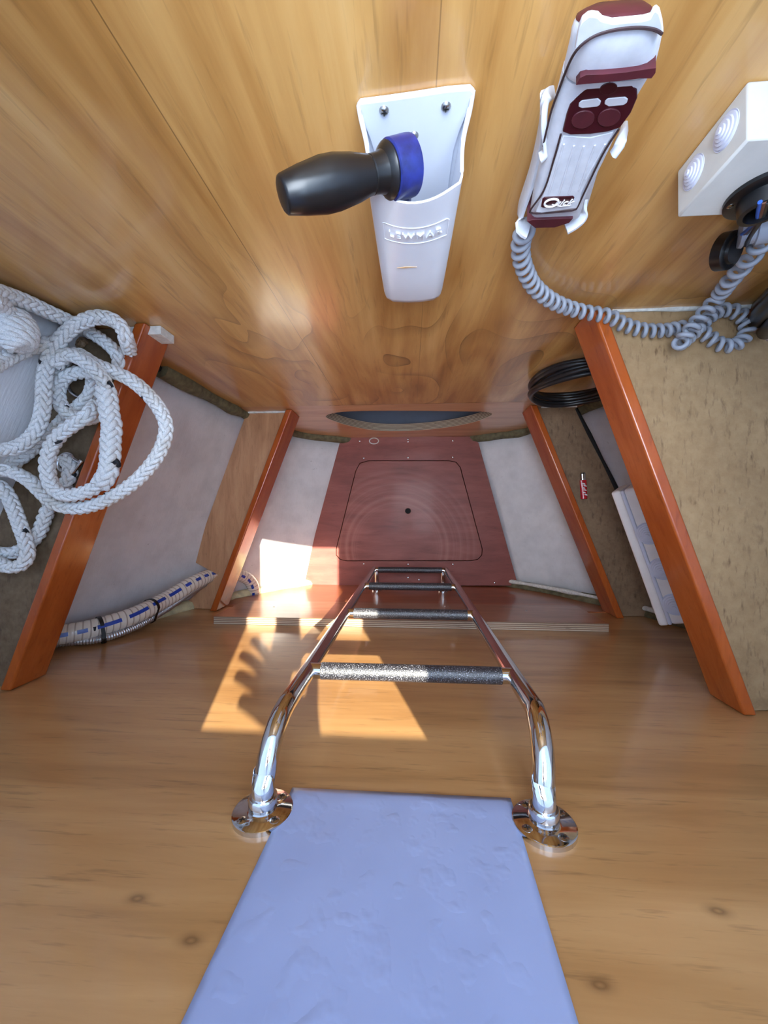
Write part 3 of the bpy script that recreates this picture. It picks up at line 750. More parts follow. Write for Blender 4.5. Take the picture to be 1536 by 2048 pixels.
S = [sect(440, 1070, 1158, 0.288, YB - 0.002, rad=0.004), sect(432, 1062, 1162, 0.286, YB, rad=0.006), sect(400, 1068, 1172, 0.285, YB, rad=0.007), sect(340, 1082, 1205, 0.284, YB, rad=0.008), sect(270, 1098, 1240, 0.283, YB),
     sect(215, 1114, 1273, 0.282, YB), sect(165, 1128, 1304, 0.281, YB)]
mb = MB(); mb.loft(S); mb.build('body', M['remote'], rc, smooth=40)
def slope(ring, k):
    y0_ = min(p[1] for p in ring); return [(x, y, z - (y - y0_) * k) for x, y, z in ring]
H = [sect(163, 1130, 1306, 0.279, YB, rad=0.012), sect(158, 1132, 1310, 0.2775, YB, rad=0.012), sect(120, 1142, 1320, 0.276, YB, rad=0.014), slope(sect(85, 1152, 1326, 0.275, YB, rad=0.014), 0.35), slope(sect(60, 1160, 1326, 0.276, YB - 0.001, rad=0.012), 0.45), slope(sect(46, 1166, 1322, 0.2775, YB - 0.002, rad=0.012), 0.5)]
mb = MB(); mb.loft(H); mb.build('head_cover', M['remote'], rc, smooth=40)
zt0 = H[-1][0][2]
C = [slope(sect(py_, l_, r_, y_, yb_, 0.0, rad=0.012), k_) for py_, l_, r_, y_, yb_, k_ in
     ((48, 1164, 1322, 0.2772, YB - 0.001, 0.5), (36, 1168, 1319, 0.2790, YB - 0.001, 0.55), (22, 1180, 1310, 0.2835, YB - 0.001, 0.6), (10, 1200, 1294, 0.2890, YB - 0.001, 0.6))]
mb = MB(); mb.loft(C); mb.build('top_cap', M['maroon_rubber'], rc, smooth=50)
# front edge of the cover with its two raised points beside the cap
mb = MB(); mb.prism([P(a, b, y=0.2752) for a, b in [(1150, 100), (1158, 58), (1164, 44), (1174, 36), (1186, 33), (1197, 35), (1206, 44), (1222, 48), (1285, 42), (1300, 38), (1306, 26), (1313, 22), (1319, 27), (1325, 50), (1327, 69), (1308, 59), (1275, 55.5), (1230, 60), (1190, 72), (1162, 91), (1150, 106)]], (0, 0.004, 0))
mb.build('cover_edge', M['remote'], rc, 0.0012)
pts = [((1086, 292), 0.290), ((1101, 228), 0.289), ((1116, 184), 0.288), ((1131, 144), 0.284), ((1145, 113), 0.2765), ((1162, 91), 0.2745), ((1190, 72), 0.2745), ((1230, 60), 0.2745), ((1275, 55.5), 0.2745), ((1308, 59), 0.2745), ((1324, 68), 0.2752)]
pth, _ = smooth_path([P(a, b, y=y) for (a, b), y in pts], 50)
mb = MB(); mb.tube(pth, 0.0008, 6); mb.build('seam', M['gap'], rc)
# maroon lip under the cover
def plate(px, y, dep, name, mat, parent, bevel=0.0006, smooth=35):
    mb = MB(); mb.prism([P(a, b, y=y) for a, b in px], (0, dep, 0)); return mb.build(name, mat, parent, bevel, smooth=smooth)
plate([(1152, 170), (1160, 156), (1172, 150), (1205, 149), (1250, 145), (1290, 139), (1312, 136), (1311, 146), (1303, 157), (1280, 157), (1240, 162), (1195, 166)], 0.2735, 0.010, 'maroon_lip', M['maroon_rubber'], rc, 0.0015)
kp = plate([(1125, 264), (1133, 230), (1140, 210), (1152, 196), (1168, 180), (1188, 168), (1262, 165), (1274, 180), (1275, 196), (1262, 226), (1240, 256), (1216, 264), (1180, 269), (1140, 270)], 0.2812, 0.004, 'keypad', M['keypad'], rc)
for (c, r1, r2, ang) in (((1166, 240), 24, 17, -0.35), ((1218, 236), 24, 17, -0.35), ((1217, 178), 18, 11, -0.25)):
    ring = [(c[0] + r1 * math.cos(a) * math.cos(ang) - r2 * math.sin(a) * math.sin(ang), c[1] + r1 * math.cos(a) * math.sin(ang) + r2 * math.sin(a) * math.cos(ang)) for a in np.linspace(0, 2 * math.pi, 20, endpoint=False)]
    plate(ring, 0.2804, 0.002, 'button', M['maroon_rubber'] if c[1] > 200 else M['keypad'], kp, 0.0005)
for ps in ([(1158, 207), (1164, 202), (1196, 198), (1202, 203), (1200, 210), (1194, 214), (1164, 217), (1157, 214)], [(1210, 203), (1216, 198), (1250, 195), (1256, 199), (1254, 206), (1248, 210), (1216, 213), (1209, 209)]):
    plate(ps, 0.2806, 0.002, 'indicator_window', M['lamp_window'], kp, 0.0004)
# fluted lower front with dark outline and name plate
plate([(1126, 272), (1180, 276), (1228, 264), (1200, 312), (1164, 384), (1158, 416), (1085, 426), (1070, 424), (1090, 378), (1110, 318)], 0.2825, 0.004, 'front_plate', M['remote'], rc)
ol = [(1122, 268), (1108, 318), (1088, 380), (1061, 420), (1064, 426), (1080, 427), (1140, 422), (1152, 419), (1158, 408), (1172, 378), (1206, 308), (1238, 258)]
pth, _ = smooth_path([P(a, b, y=0.2826) for a, b in ol], 50); mb = MB(); mb.tube(pth, 0.0008, 6); mb.build('outline_groove', M['gap'], rc)
for (a, b, c, d) in ((1128, 288, 1098, 388), (1148, 291, 1118, 388), (1168, 292, 1138, 386), (1190, 290, 1158, 380), (1210, 288, 1172, 358)):
    mb = MB(); mb.tube([P(a, b, y=0.2824), P((a + c) / 2, (b + d) / 2, y=0.2824), P(c, d, y=0.2824)], 0.0009, 6); mb.build('flute', M['remote'], rc)
lp = plate([(1085, 398), (1090, 395), (1146, 393), (1149, 396), (1142, 410), (1136, 412), (1086, 416), (1082, 414)], 0.2817, 0.002, 'name_plate', M['keypad'], rc, 0.0004)
c_ = P(1103, 406, y=0.2811); mb = MB(); mb.torus(c_, (0, 1, 0), 0.0060, 0.0009, 24, 6, squash=0.72)
mb.tube([P(1104, 409, y=0.2811), P(1120, 412.5, y=0.2811), P(1140, 410.5, y=0.2811)], 0.0005, 6); mb.build('emblem', M['white_ink'], lp)
tc_ = P(1127, 406, y=0.2812); dx_ = P(1144, 405, y=0.2812) - P(1112, 406.5, y=0.2812)
text_mesh('uick', 0.0098, tc_, dx_, (0.06, 0, 1), 0.0008, 'lettering', M['white_ink'], lp, shear=0.25, space=1.0)
plate([(1054, 443), (1064, 440), (1110, 438), (1146, 437), (1138, 446), (1110, 455), (1070, 456)], 0.284, 0.03, 'bottom_cap', M['maroon_rubber'], rc, 0.002)

# holder
hd_ = thing('remote_holder', (0.13, FWD, -0.40), 'light grey clip bracket on the front wall gripping the handheld remote', 'holder')
bpx = [(1096, 184), (1114, 182), (1246, 250), (1246, 280), (1160, 450), (1050, 458), (1034, 440), (1030, 392), (1066, 290)]
mb = MB(); mb.prism([P(a, b, y=FWD - 0.001) for a, b in [(1110, 235), (1225, 235), (1165, 440), (1062, 440)]], (0, -0.0045, 0)); mb.build('back_plate', M['remote'], hd_, 0.001)
mb = MB(); mb.prism([P(a, b, y=FWD - 0.005) for a, b in [(1135, 250), (1195, 250), (1168, 330), (1112, 330)]], (0, -(FWD - 0.005 - YB - 0.0006), 0)); mb.build('standoff', M['remote'], hd_, 0.002)
def strap(px, ys, wid, name, rad=0.0022):
    """flat band following pixel points at given depths"""
    pts = [P(a, b, y=y) for (a, b), y in zip(px, ys)]; pth, _ = smooth_path(pts, 28); mb = MB()
    rings = []
    T, A, B = frames(pth)
    for q in range(len(pth)):
        c = Vector(pth[q]); t = Vector(T[q]); bdir = Vector((0, 1, 0)) - t * t.y; bdir.normalize(); e = t.cross(bdir)
        rings.append([c + bdir * wid * s + e * rad * r for s, r in ((-1, -0.6), (-0.8, -1), (0.8, -1), (1, -0.6), (1, 0.6), (0.8, 1), (-0.8, 1), (-1, 0.6))])
    mb.loft(rings); return mb.build(name, M['remote'], hd_, smooth=50)
strap([(1086, 205), (1084, 260), (1066, 345), (1042, 420), (1042, 447), (1058, 458)], [0.318, 0.316, 0.312, 0.308, 0.300, 0.296], 0.011, 'side_band')
strap([(1104, 186), (1092, 196), (1088, 245), (1092, 300), (1080, 316)], [0.325, 0.310, 0.298, 0.290, 0.288], 0.004, 'clip_arm')
strap([(1250, 255), (1246, 270), (1238, 292), (1226, 310)], [0.318, 0.300, 0.290, 0.287], 0.004, 'clip_arm')
strap([(1168, 398), (1162, 425), (1150, 440), (1130, 452)], [0.310, 0.302, 0.297, 0.294], 0.009, 'side_band')

# coiled cord
cpx = [((1056, 452), 0.312), ((1046, 470), 0.318), ((1041, 498), 0.322), ((1048, 535), 0.324), ((1070, 575), 0.325), ((1108, 604), 0.325), ((1158, 622), 0.325)]
cp = [P(a, b, y=y) for (a, b), y in cpx]
zc_ = SH1 - 0.003
cp += [P(a, b, z=z) for (a, b), z in [((1215, 632), zc_ + 0.012), ((1245, 648), zc_ + 0.004), ((1285, 660), zc_), ((1330, 661), zc_), ((1370, 655), zc_), ((1405, 665), zc_), ((1438, 688), zc_), ((1470, 690), zc_), ((1492, 668), zc_), ((1490, 640), zc_),
        ((1466, 622), zc_), ((1438, 622), zc_), ((1412, 640), zc_), ((1384, 668), zc_ + 0.004), ((1362, 686), zc_ + 0.016), ((1366, 678), zc_ + 0.034), ((1400, 636), zc_ + 0.044)]]
cp += [P(a, b, y=y) for (a, b), y in [((1436, 594), 0.322), ((1460, 562), 0.320), ((1490, 528), 0.318), ((1520, 492), 0.316), ((1545, 466), 0.314)]]
path, L = smooth_path(cp, 900)
s_ = np.linspace(0, 1, 900)
dens = np.interp(s_, [0, 0.12, 0.2, 0.40, 0.44, 0.56, 0.80, 0.87, 1.0], [0.85, 0.95, 1.0, 1.25, 1.4, 1.2, 1.25, 0.8, 0.45])
ph = np.cumsum(dens); ph = ph / ph[-1] * 2 * math.pi * 62
nfine = 62 * 16; sf = np.interp(np.linspace(0, ph[-1], nfine), ph, np.arange(900))
T, A, B = frames(path)
pi_ = np.stack([np.interp(sf, np.arange(900), path[:, k]) for k in range(3)], 1)
Ai = np.stack([np.interp(sf, np.arange(900), A[:, k]) for k in range(3)], 1); Bi = np.stack([np.interp(sf, np.arange(900), B[:, k]) for k in range(3)], 1)
th = np.linspace(0, ph[-1], nfine)
hel = pi_ + 0.0086 * (np.cos(th)[:, None] * Ai + np.sin(th)[:, None] * Bi)
mb = MB(); mb.tube(hel, 0.0034, 8); cdo = mb.build('coiled_cord', M['cord'], rc, smooth=80); cdo['label'] = 'grey coiled cord'

# ================================================================== junction boxes
jb = thing('junction_box', (0.32, FWD, -0.386), 'white junction box with black round socket on the front wall at upper right', 'junction box')
JX0, JX1, JY0, JZ0, JZ1 = 0.266, 0.378, 0.295, -0.402, -0.321
mb = MB(); mb.box(JX0, JX1, JY0, FWD - 0.0005, JZ0, JZ1); mb.build('body', M['box'], jb, 0.002)
def cone(pos, nrm, r, parent, h=0.55, steps=5):
    pr = []
    for k in range(steps):
        r0 = r * (1 - k / steps); z0 = r * h * k / steps
        pr += [(z0, r0), (z0 + r * h / steps * 0.8, r0 * 0.985), (z0 + r * h / steps, r0 * 0.94)]
    pr.append((r * h, r * 0.06)); mb = MB(); mb.lathe(pos, nrm, [(-0.001, r * 1.08), (0.0006, r * 1.08)] + pr, 28)
    return mb.build('cable_entry', M['cone'], parent, smooth=30)
for a, b in ((1452, 262), (1387, 345)):
    p = P(a, b, x=JX0); cone(p, (-1, 0, 0), 0.0125, jb)
sc = P(1526, 386, y=JY0); sk = MB()
sk.lathe((sc.x, JY0, sc.z), (0, -1, 0), [(0, 0.0285), (0.0035, 0.0285), (0.0045, 0.0270), (0.0050, 0.0190), (0.018, 0.0180), (0.0185, 0.014), (0.008, 0.0135), (0.008, 0.001)], 36)
sko = sk.build('socket', M['black'], jb, smooth=40)
for k in range(3):
    a = math.radians(100 + 100 * k); screw((sc.x + math.cos(a) * 0.0235, JY0 - 0.005, sc.z + math.sin(a) * 0.0235), (0, -1, 0), 0.0028, sko, dome=0.3)
# hanging plug cap with its wires
cc = P(1456, 502, y=0.318)
axc = Vector((0.40, -0.38, 0.75)).normalized()
cap = thing('plug_cap', cc.to_tuple(), 'black plastic socket cap hanging on a strap below the white box', 'cap')
mb = MB(); mb.lathe(cc - axc * 0.008, axc, [(0, 0.019), (0.0005, 0.0205), (0.012, 0.0205), (0.013, 0.0195), (0.0135, 0.0145), (0.0165, 0.0135), (0.0168, 0.002)], 32); mb.build('cap_body', M['black'], cap, smooth=40)
pth, _ = smooth_path([cc + axc * 0.006 + Vector((0.008, 0.0, 0.008)), P(1500, 474, y=0.300), P(1520, 445, y=0.288), P(1538, 415, y=0.280)], 24)
mb = MB(); mb.tube(pth, 0.0022, 8); mb.build('strap', M['black'], cap, smooth=60)
wr = thing('wiring_plug', P(1500, 458, y=0.312).to_tuple(), 'pale plug end with blue and brown wires at the cord end under the white box', 'plug')
pe, pf = P(1478, 470, y=0.324), P(1560, 452, y=0.322)
mb = MB(); dpl = (pf - pe).normalized(); mb.lathe(pe, dpl, [(0, 0.008), (0.0005, 0.0135), (0.004, 0.0145), (0.006, 0.012), (0.014, 0.012), (0.015, 0.0145), (0.03, 0.0145), (0.04, 0.011)], 24); mb.build('plug_body', M['cord'], wr, smooth=40)
for m_, o_ in (('blue_wire', 0), ('brown_wire', 1), ('black', 2)):
    pth, _ = smooth_path([P(1520 + 8 * o_, 404, y=0.277), P(1516 + 7 * o_, 425, y=0.279), P(1514 + 4 * o_, 440, y=0.285), P(1500 + 3 * o_, 455, y=0.300), P(1484 + 5 * o_, 468, y=0.318)], 24)
    mb = MB(); mb.tube(pth, 0.0018, 8); mb.build('wire', M[m_], wr, smooth=60)

ja, jb_ = P(1221, 985, z=-1.0), P(1318, 1253, z=-1.0)
jd = (jb_ - ja).normalized(); jo = Vector((-jd.y, jd.x, 0)); jo = jo if jo.x > 0 else -jo
jc = (jo * 0.77 + Vector((0, 0, 0.64))).normalized(); jn = jd.cross(jc).normalized(); jn = jn if jn.z > 0 else -jn   # the box sits on the slope of the hull side
j2 = thing('junction_box', ((ja + jb_) / 2).to_tuple(), 'long white junction box with stepped cable entries, partly hidden under the upper right rail', 'junction box')
Lj = (jb_ - ja).length
def jbox(o0, o1, l0, l1, top, dep, mat, name, bev):
    mb = MB(); q = [ja + jd * l0 + jc * o0, ja + jd * l1 + jc * o0, ja + jd * l1 + jc * o1, ja + jd * l0 + jc * o1]
    mb.prism([p + jn * top for p in q], jn * -dep); return mb.build(name, mat, j2, bev, seg=4)
jbox(0, 0.021, 0, Lj, 0, 0.10, M['box2'], 'lid', 0.006)
jbox(0.0205, 0.0285, 0.003, Lj - 0.003, 0.0025, 0.10, M['cone'], 'lid_lip', 0.0025)
jbox(0.028, 0.125, 0.002, Lj - 0.002, -0.001, 0.10, M['box2'], 'body', 0.006)
for a, b in ((1297, 1067), (1324, 1138), (1350, 1209)):
    d_ = P(a, b, z=-1.0); q_ = ja - jn * 0.001; p = d_ * (q_.dot(jn) / d_.dot(jn)); cone(p, jn, 0.0255, j2, 0.95, 6)
mb = MB(); q = [ja + jd * l + jc * 0.122 - jn * n_ for l, n_ in ((0.06, 0.02), (Lj - 0.06, 0.02), (Lj - 0.06, 0.08), (0.06, 0.08))]
mb.prism(q, jc * 0.03); mb.build('mounting_block', M['box2'], j2)

# ================================================================== lighter on the lower right shelf
zs = SH2 - 0.030
la, lb = P(1165.5, 946, z=zs + 0.008), P(1168, 998, z=zs + 0.008)
lt = thing('lighter', ((la + lb) / 2).to_tuple(), 'red disposable lighter with steel top lying on the lower right shelf', 'lighter')
d = (lb - la); Ll = d.length; d.normalize(); a_, b_ = frame(d)
def lrings(t0, t1, w1, w2, n=16):
    return [[la + d * t + (a_ * math.cos(2 * math.pi * k / n) * w1 + b_ * math.sin(2 * math.pi * k / n) * w2) for k in range(n)] for t in (t0, t0 + 0.001, t1 - 0.001, t1)]
def sq(r, f0, f1):
    out = [r[0], r[1], r[2], r[3]]; return out
mb = MB(); mb.loft(lrings(Ll * 0.27, Ll, 0.0100, 0.0075)); bo = mb.build('body', M['red'], lt, 0.001, smooth=50)
mb = MB(); mb.loft(lrings(Ll * 0.05, Ll * 0.27, 0.0085, 0.0070)); mb.build('metal_hood', M['chrome'], lt, smooth=50)
mb = MB(); mb.lathe(la + d * 0.004 - a_ * 0.006, a_, [(0, 0.005), (0.012, 0.005)], 14); mb.build('wheel', M['steel'], lt)
mb = MB(); mb.loft(lrings(-0.001, Ll * 0.06, 0.006, 0.005)); mb.build('thumb_lever', M['black'], lt)
up = Vector((0, 0, 1)); sd_ = d.cross(up).normalized()
mb = MB()
for k, (s_, o_) in enumerate(((0.42, 0.002), (0.50, -0.002), (0.58, 0.003), (0.66, -0.001), (0.75, 0.002), (0.84, -0.003))):
    c = la + d * Ll * s_ + sd_ * o_ + up * 0.0078
    mb.prism([c + d * 0.003 - sd_ * 0.005, c - d * 0.001 - sd_ * 0.003, c - d * 0.003 + sd_ * 0.005, c + d * 0.001 + sd_ * 0.004], up * 0.0004)
mb.build('white_print', M['white_ink'], bo)

# ================================================================== black cable coil below the upper right shelf
ck = thing('cable_coil', P(1150, 757, y=0.325).to_tuple(), 'coil of black cable hung on the front wall under the upper right shelf', 'cable')
c0_ = P(1160, 756, y=0.325)
for k in range(5):
    R_ = 0.112 - 0.004 * (k % 3); pts = []
    for q in range(40):
        a = 2 * math.pi * q / 40
        pts.append((c0_.x + 0.0 + R_ * math.cos(a) * 0.95 + 0.003 * math.sin(k * 2 + a), 0.327 - 0.0075 * k + 0.002 * math.sin(3 * a + k), c0_.z - 0.010 + R_ * 1.15 * math.sin(a) + 0.004 * math.cos(k + 2 * a)))
    pth, _ = smooth_path(pts, 81, closed=True); mb = MB(); mb.tube(pth, 0.0058, 10, False); mb.build('loop', M['black_rubber'], ck, smooth=80)
a = math.radians(35); tcx = Vector((c0_.x + 0.11 * math.cos(a), 0.312, c0_.z - 0.01 + 0.125 * math.sin(a)))
mb = MB(); mb.torus(tcx, (-math.sin(a), 0, math.cos(a)), 0.026, 0.0025, 24, 8); mb.build('cable_tie', M['tie'], ck)

# dark cable bundle at the right end of the upper right shelf
cb = thing('cable_bundle', (0.62, 0.30, -0.62), 'dark bundle of cables against the hull at the end of the upper right shelf', 'cable')
for k, (o1, o2, r_) in enumerate(((0.02, 0, 0.014), (0.06, -0.02, 0.014), (0.05, 0.05, 0.012), (0.02, -0.05, 0.008), (0.08, 0.02, 0.014))):
    pth, _ = smooth_path([P(1500 + o1 * 600, 640 + o2 * 500, z=SH1 - 0.02), P(1530 + o1 * 600, 610 + o2 * 500, z=SH1 + 0.07), P(1580 + o1 * 500, 560 + o2 * 500, z=SH1 + 0.16), P(1620, 520, z=SH1 + 0.22)], 30)
    mb = MB(); mb.tube(pth, r_, 14); mb.build('cable', M['black'], cb, smooth=70)

# ================================================================== hoses on the left
hz = [P(-110, 1318, y=AFT + 0.034), P(-20, 1300, y=AFT + 0.034), P(100, 1274, y=AFT + 0.036), P(190, 1256, y=AFT + 0.040), P(270, 1230, y=AFT + 0.052), P(335, 1197, z=-1.105), P(385, 1167, z=-1.19), P(425, 1150, z=-1.29), P(462, 1146, z=-1.40), P(496, 1158, z=-1.47), P(508, 1185, z=-1.50), P(494, 1215, z=-1.52)]
hs = thing('bilge_hose', hz[3].to_tuple(), 'thick cream reinforced hose with blue dashes in the left corner', 'hose')
path, Lh = smooth_path(hz, 420); sl = np.linspace(0, Lh, 420)
mb = MB(); mb.tube(path, 0.0232 + 0.0004 * np.cos(sl / 0.0145 * 2 * math.pi), 24, uv=True); mb.build('hose_wall', M['hose'], hs, smooth=60)
T, A, B = frames(path)
def facing(i):
    """direction round the hose that looks up and into the room"""
    d = Vector((0.30, 0.15, 1.0)); t = Vector(T[i]); d = d - t * d.dot(t); return d.normalized()
i = 14
while i < 400:
    ln = 9 if not (96 < i < 190) else 22
    c = []
    for k in range(i, min(i + ln, 419)):
        t = Vector(T[k]); f = facing(k); e = t.cross(f); p = Vector(path[k])
        row = []
        for q in (-0.2, 0.0, 0.2):
            row.append(p + (f * math.cos(q) + e * math.sin(q)) * 0.0240)
        c.append(row)
    mb = MB(); mb.loft(c, False, False, closed=False); mb.build('blue_dash', M['hose_stripe'], hs, smooth=80); i += ln + 6
cz = [P(-60, 1326, y=AFT + 0.018), P(110, 1288, y=AFT + 0.016), P(200, 1278, y=AFT + 0.014), P(270, 1254, y=AFT + 0.020), P(330, 1220, z=-1.10), P(380, 1186, z=-1.20), P(415, 1166, z=-1.28), P(440, 1158, z=-1.36)]
path2, L2 = smooth_path(cz, 620); sl = np.linspace(0, L2, 620)
cf = thing('flex_conduit', cz[2].to_tuple(), 'thin ribbed metallic conduit tied under the cream hose', 'conduit')
mb = MB(); mb.tube(path2, 0.0088 + 0.0011 * np.cos(sl / 0.0060 * 2 * math.pi), 12); mb.build('ribbed_tube', M['flex'], cf, smooth=70)
for px_, py_, lab in ((200, 1258, 'black cable tie round hose and conduit, nearer the upper left rail'), (302, 1218, 'black cable tie round hose and conduit, farther from the upper left rail')):
    i1 = int(np.argmin([abs((RM.inverted() @ Vector(q)).x / -(RM.inverted() @ Vector(q)).z * F + 768 - px_) for q in path]))
    p1 = Vector(path[i1]); i2 = int(np.argmin(np.linalg.norm(path2 - path[i1], axis=1))); p2 = Vector(path2[i2])
    t = Vector(T[i1]); p2 = p2 - t * (p2 - p1).dot(t); u_ = (p2 - p1).normalized(); v_ = t.cross(u_)
    D_ = (p2 - p1).length; r1, r2 = 0.0246, 0.0116; pts = []
    for k in range(11): a = math.pi / 2 + math.pi * k / 10; pts.append(p1 + u_ * math.cos(a) * r1 + v_ * math.sin(a) * r1)
    for k in range(9): a = -math.pi / 2 + math.pi * k / 8; pts.append(p2 + u_ * math.cos(a) * r2 + v_ * math.sin(a) * r2)
    mb = MB(); rings = []
    cpt = (p1 + p2) / 2
    for p in pts:
        n_ = (p - cpt).normalized(); rings.append([p - t * 0.0042, p + t * 0.0042, p + t * 0.0042 + n_ * 0.0016, p - t * 0.0042 + n_ * 0.0016])
    rings.append(rings[0]); mb.loft(rings, False, False)
    tt = thing('cable_tie', p1.to_tuple(), lab, 'cable tie', 'cable ties on the left hose')
    mb.build('band', M['tie'], tt, smooth=60)
    hp_ = p1 + Vector((0.2, 0.1, 1)).normalized() * 0.0245; mb = MB(); mb.box(hp_.x - 0.006, hp_.x + 0.006, hp_.y - 0.005, hp_.y + 0.005, hp_.z - 0.003, hp_.z + 0.004); mb.build('tie_head', M['tie'], tt, 0.001)
    q0 = p2 + u_ * 0.012; mb = MB(); mb.box(q0.x - 0.003, q0.x + 0.003, max(q0.y - 0.001, AFT + 0.0005), q0.y + 0.012, q0.z - 0.003, q0.z + 0.001); mb.build('tie_tail', M['tie'], tt)

# ================================================================== rope heap on the upper left shelf
zs1 = SH1 - 0.018
def C3(pts, dz):
    """crop measures (3.2 per pixel, from 0,540) on a plane dz above the shelf board"""
    return [P(a / 3.2, 540 + b / 3.2, z=zs1 + (d if isinstance(d, float) else dz)) for (a, b, *r) in pts for d in (r[0] if r else dz,)]
RR = 0.0112
ropes = {
 'A': ([(-120, 115, 0.20), (0, 145, 0.170), (150, 197, 0.132), (300, 264, 0.096), (440, 327, 0.060), (560, 390), (670, 460), (750, 540), (765, 640, 0.013)], 0.022),
 'B': ([(830, 520, 0.030), (805, 430), (770, 355), (700, 312), (610, 305), (500, 345), (400, 430), (325, 540), (290, 650), (280, 770), (275, 880), (245, 1000), (180, 1090), (90, 1140), (0, 1150, 0.075), (-100, 1150, 0.09)], 0.068),
 'C': ([(350, 610), (420, 545), (500, 560), (590, 620), (660, 700), (690, 790), (700, 900), (715, 1000), (705, 1110), (705, 1220), (680, 1320), (610, 1390), (520, 1430), (420, 1440), (345, 1400), (310, 1320), (305, 1220), (335, 1120), (400, 1040), (480, 985), (560, 930), (620, 860, 0.04)], 0.064),
 'D': ([(300, 720, 0.03), (360, 640, 0.04), (420, 560), (500, 540), (600, 600), (720, 650), (830, 700), (930, 780), (1015, 880), (1062, 990), (1045, 1110), (980, 1230), (870, 1350), (740, 1440), (600, 1505), (470, 1525), (350, 1495), (265, 1420), (190, 1350), (90, 1295), (0, 1280, 0.06), (-100, 1285, 0.07)], 0.048),
 'E': ([(610, 660), (510, 655), (420, 685), (375, 760), (385, 850), (440, 920), (530, 955), (620, 930), (640, 860)], 0.040),
 'G': ([(600, 690), (580, 790), (520, 860), (440, 925), (370, 1000), (280, 1080), (190, 1160), (110, 1220), (0, 1250), (-80, 1260)], 0.022),
 'H': ([(-90, 1360), (0, 1385), (50, 1440), (90, 1530), (130, 1640), (165, 1740), (175, 1830), (130, 1890), (50, 1900), (-40, 1860), (-90, 1850)], 0.034),
 'I': ([(-70, 1800), (20, 1815), (100, 1805), (190, 1750), (250, 1680), (285, 1590), (320, 1510), (370, 1440), (430, 1350), (450, 1270), (410, 1200)], 0.013),
 'J': ([(-80, 640, 0.16), (0, 590, 0.135), (90, 545, 0.112), (190, 500, 0.092), (300, 470, 0.072), (380, 480, 0.045), (440, 560, 0.02)], 0.062),
 'K': ([(-60, 190, 0.19), (10, 215, 0.165), (60, 290, 0.145), (110, 400, 0.130), (150, 480, 0.115)], 0.062),
}
rp = thing('mooring_rope', C3([(400, 900)], 0.0)[0].to_tuple(), 'heap of thick white braided rope with black flecks on the upper left shelf', 'rope')
def braid(path_pts, R, mbs, lay=3.5):
    """twelve-strand 2/2 plait: six strands each way, every crown spanning two crossings"""
    _, L = smooth_path(path_pts, 10); n = max(40, int(L / 0.0017)); path, L = smooth_path(path_pts, n)
    T, A, B = frames(path); s = np.linspace(0, L, n); pitch = lay * 2 * R
    mbs.tube(path, R * 0.42, 8)
    for hand in (1, -1):
        for k in range(6):
            th = hand * 2 * math.pi * s / pitch + 2 * math.pi * k / 6
            wv = hand * np.cos(6 * math.pi * s / pitch + hand * (math.pi * k + math.pi / 4))
            wv = np.tanh(1.6 * wv) / math.tanh(1.6)
            rad = R * (0.56 + 0.20 * wv)
            q = path + rad[:, None] * (np.cos(th)[:, None] * A + np.sin(th)[:, None] * B)
            f0 = len(mbs.f); mbs.tube(q, R * (0.30 + 0.05 * wv), 6)
            if k == 0:                                     # tracer yarn shows as short black flecks
                for fi in range(f0, len(mbs.f) - 2):
                    if ((fi - f0) // 6) % 68 < 5 and (fi - f0) % 6 in (0, 1): mbs.mi[fi] = 1
for key in 'IAGHEDCBJK':
    pts, dz = ropes[key]; mbs = MB(); braid(C3(pts, dz), RR, mbs)
    mbs.build('strand_length', [M['rope'], M['tracer']], rp, smooth=80, fix=False)
# thick splice and the whipped end knot
mbs = MB(); braid(C3([(676, 765), (690, 840), (702, 930), (716, 1010), (708, 1100), (706, 1200), (690, 1300), (640, 1375)], 0.066), 0.0148, mbs, 2.7)
mbs.build('splice', [M['rope'], M['tracer']], rp, smooth=80, fix=False)
def knot():
    mb = MB(); c = C3([(95, 380)], 0.132)[0]; e1 = C3([(160, 340)], 0.132)[0]; axn = (C3([(130, 470)], 0.132)[0] - C3([(40, 250)], 0.132)[0]).normalized(); sd2 = axn.cross(Vector((0, 0, 1))).normalized(); up2 = sd2.cross(axn)
    for k in range(7):
        t = (k - 3) * 0.0085; R = 0.0215 - 0.0009 * (k - 3) ** 2
        pts = [c + axn * (t + 0.004 * math.sin(a)) + (sd2 * math.cos(a) + up2 * math.sin(a)) * R for a in np.linspace(0, 2 * math.pi, 41)]
        _, L = smooth_path(pts, 10); path = np.array([tuple(p) for p in pts]); T, A, B = frames(path); s = np.linspace(0, L, 41)
        for q in range(3):
            th = 2 * math.pi * s / 0.03 + 2 * math.pi * q / 3 + k
            mb.tube(path + 0.0042 * (np.cos(th)[:, None] * A + np.sin(th)[:, None] * B), 0.0044, 6, False, mi=1 if (k in (2, 4) and q == 0) and False else 0)
    mb.lathe(c - axn * 0.03, axn, [(0, 0.010), (0.005, 0.018), (0.055, 0.018), (0.06, 0.010)], 16)
    return mb.build('stopper_knot', [M['rope'], M['tracer']], rp, smooth=80, fix=False)
knot()

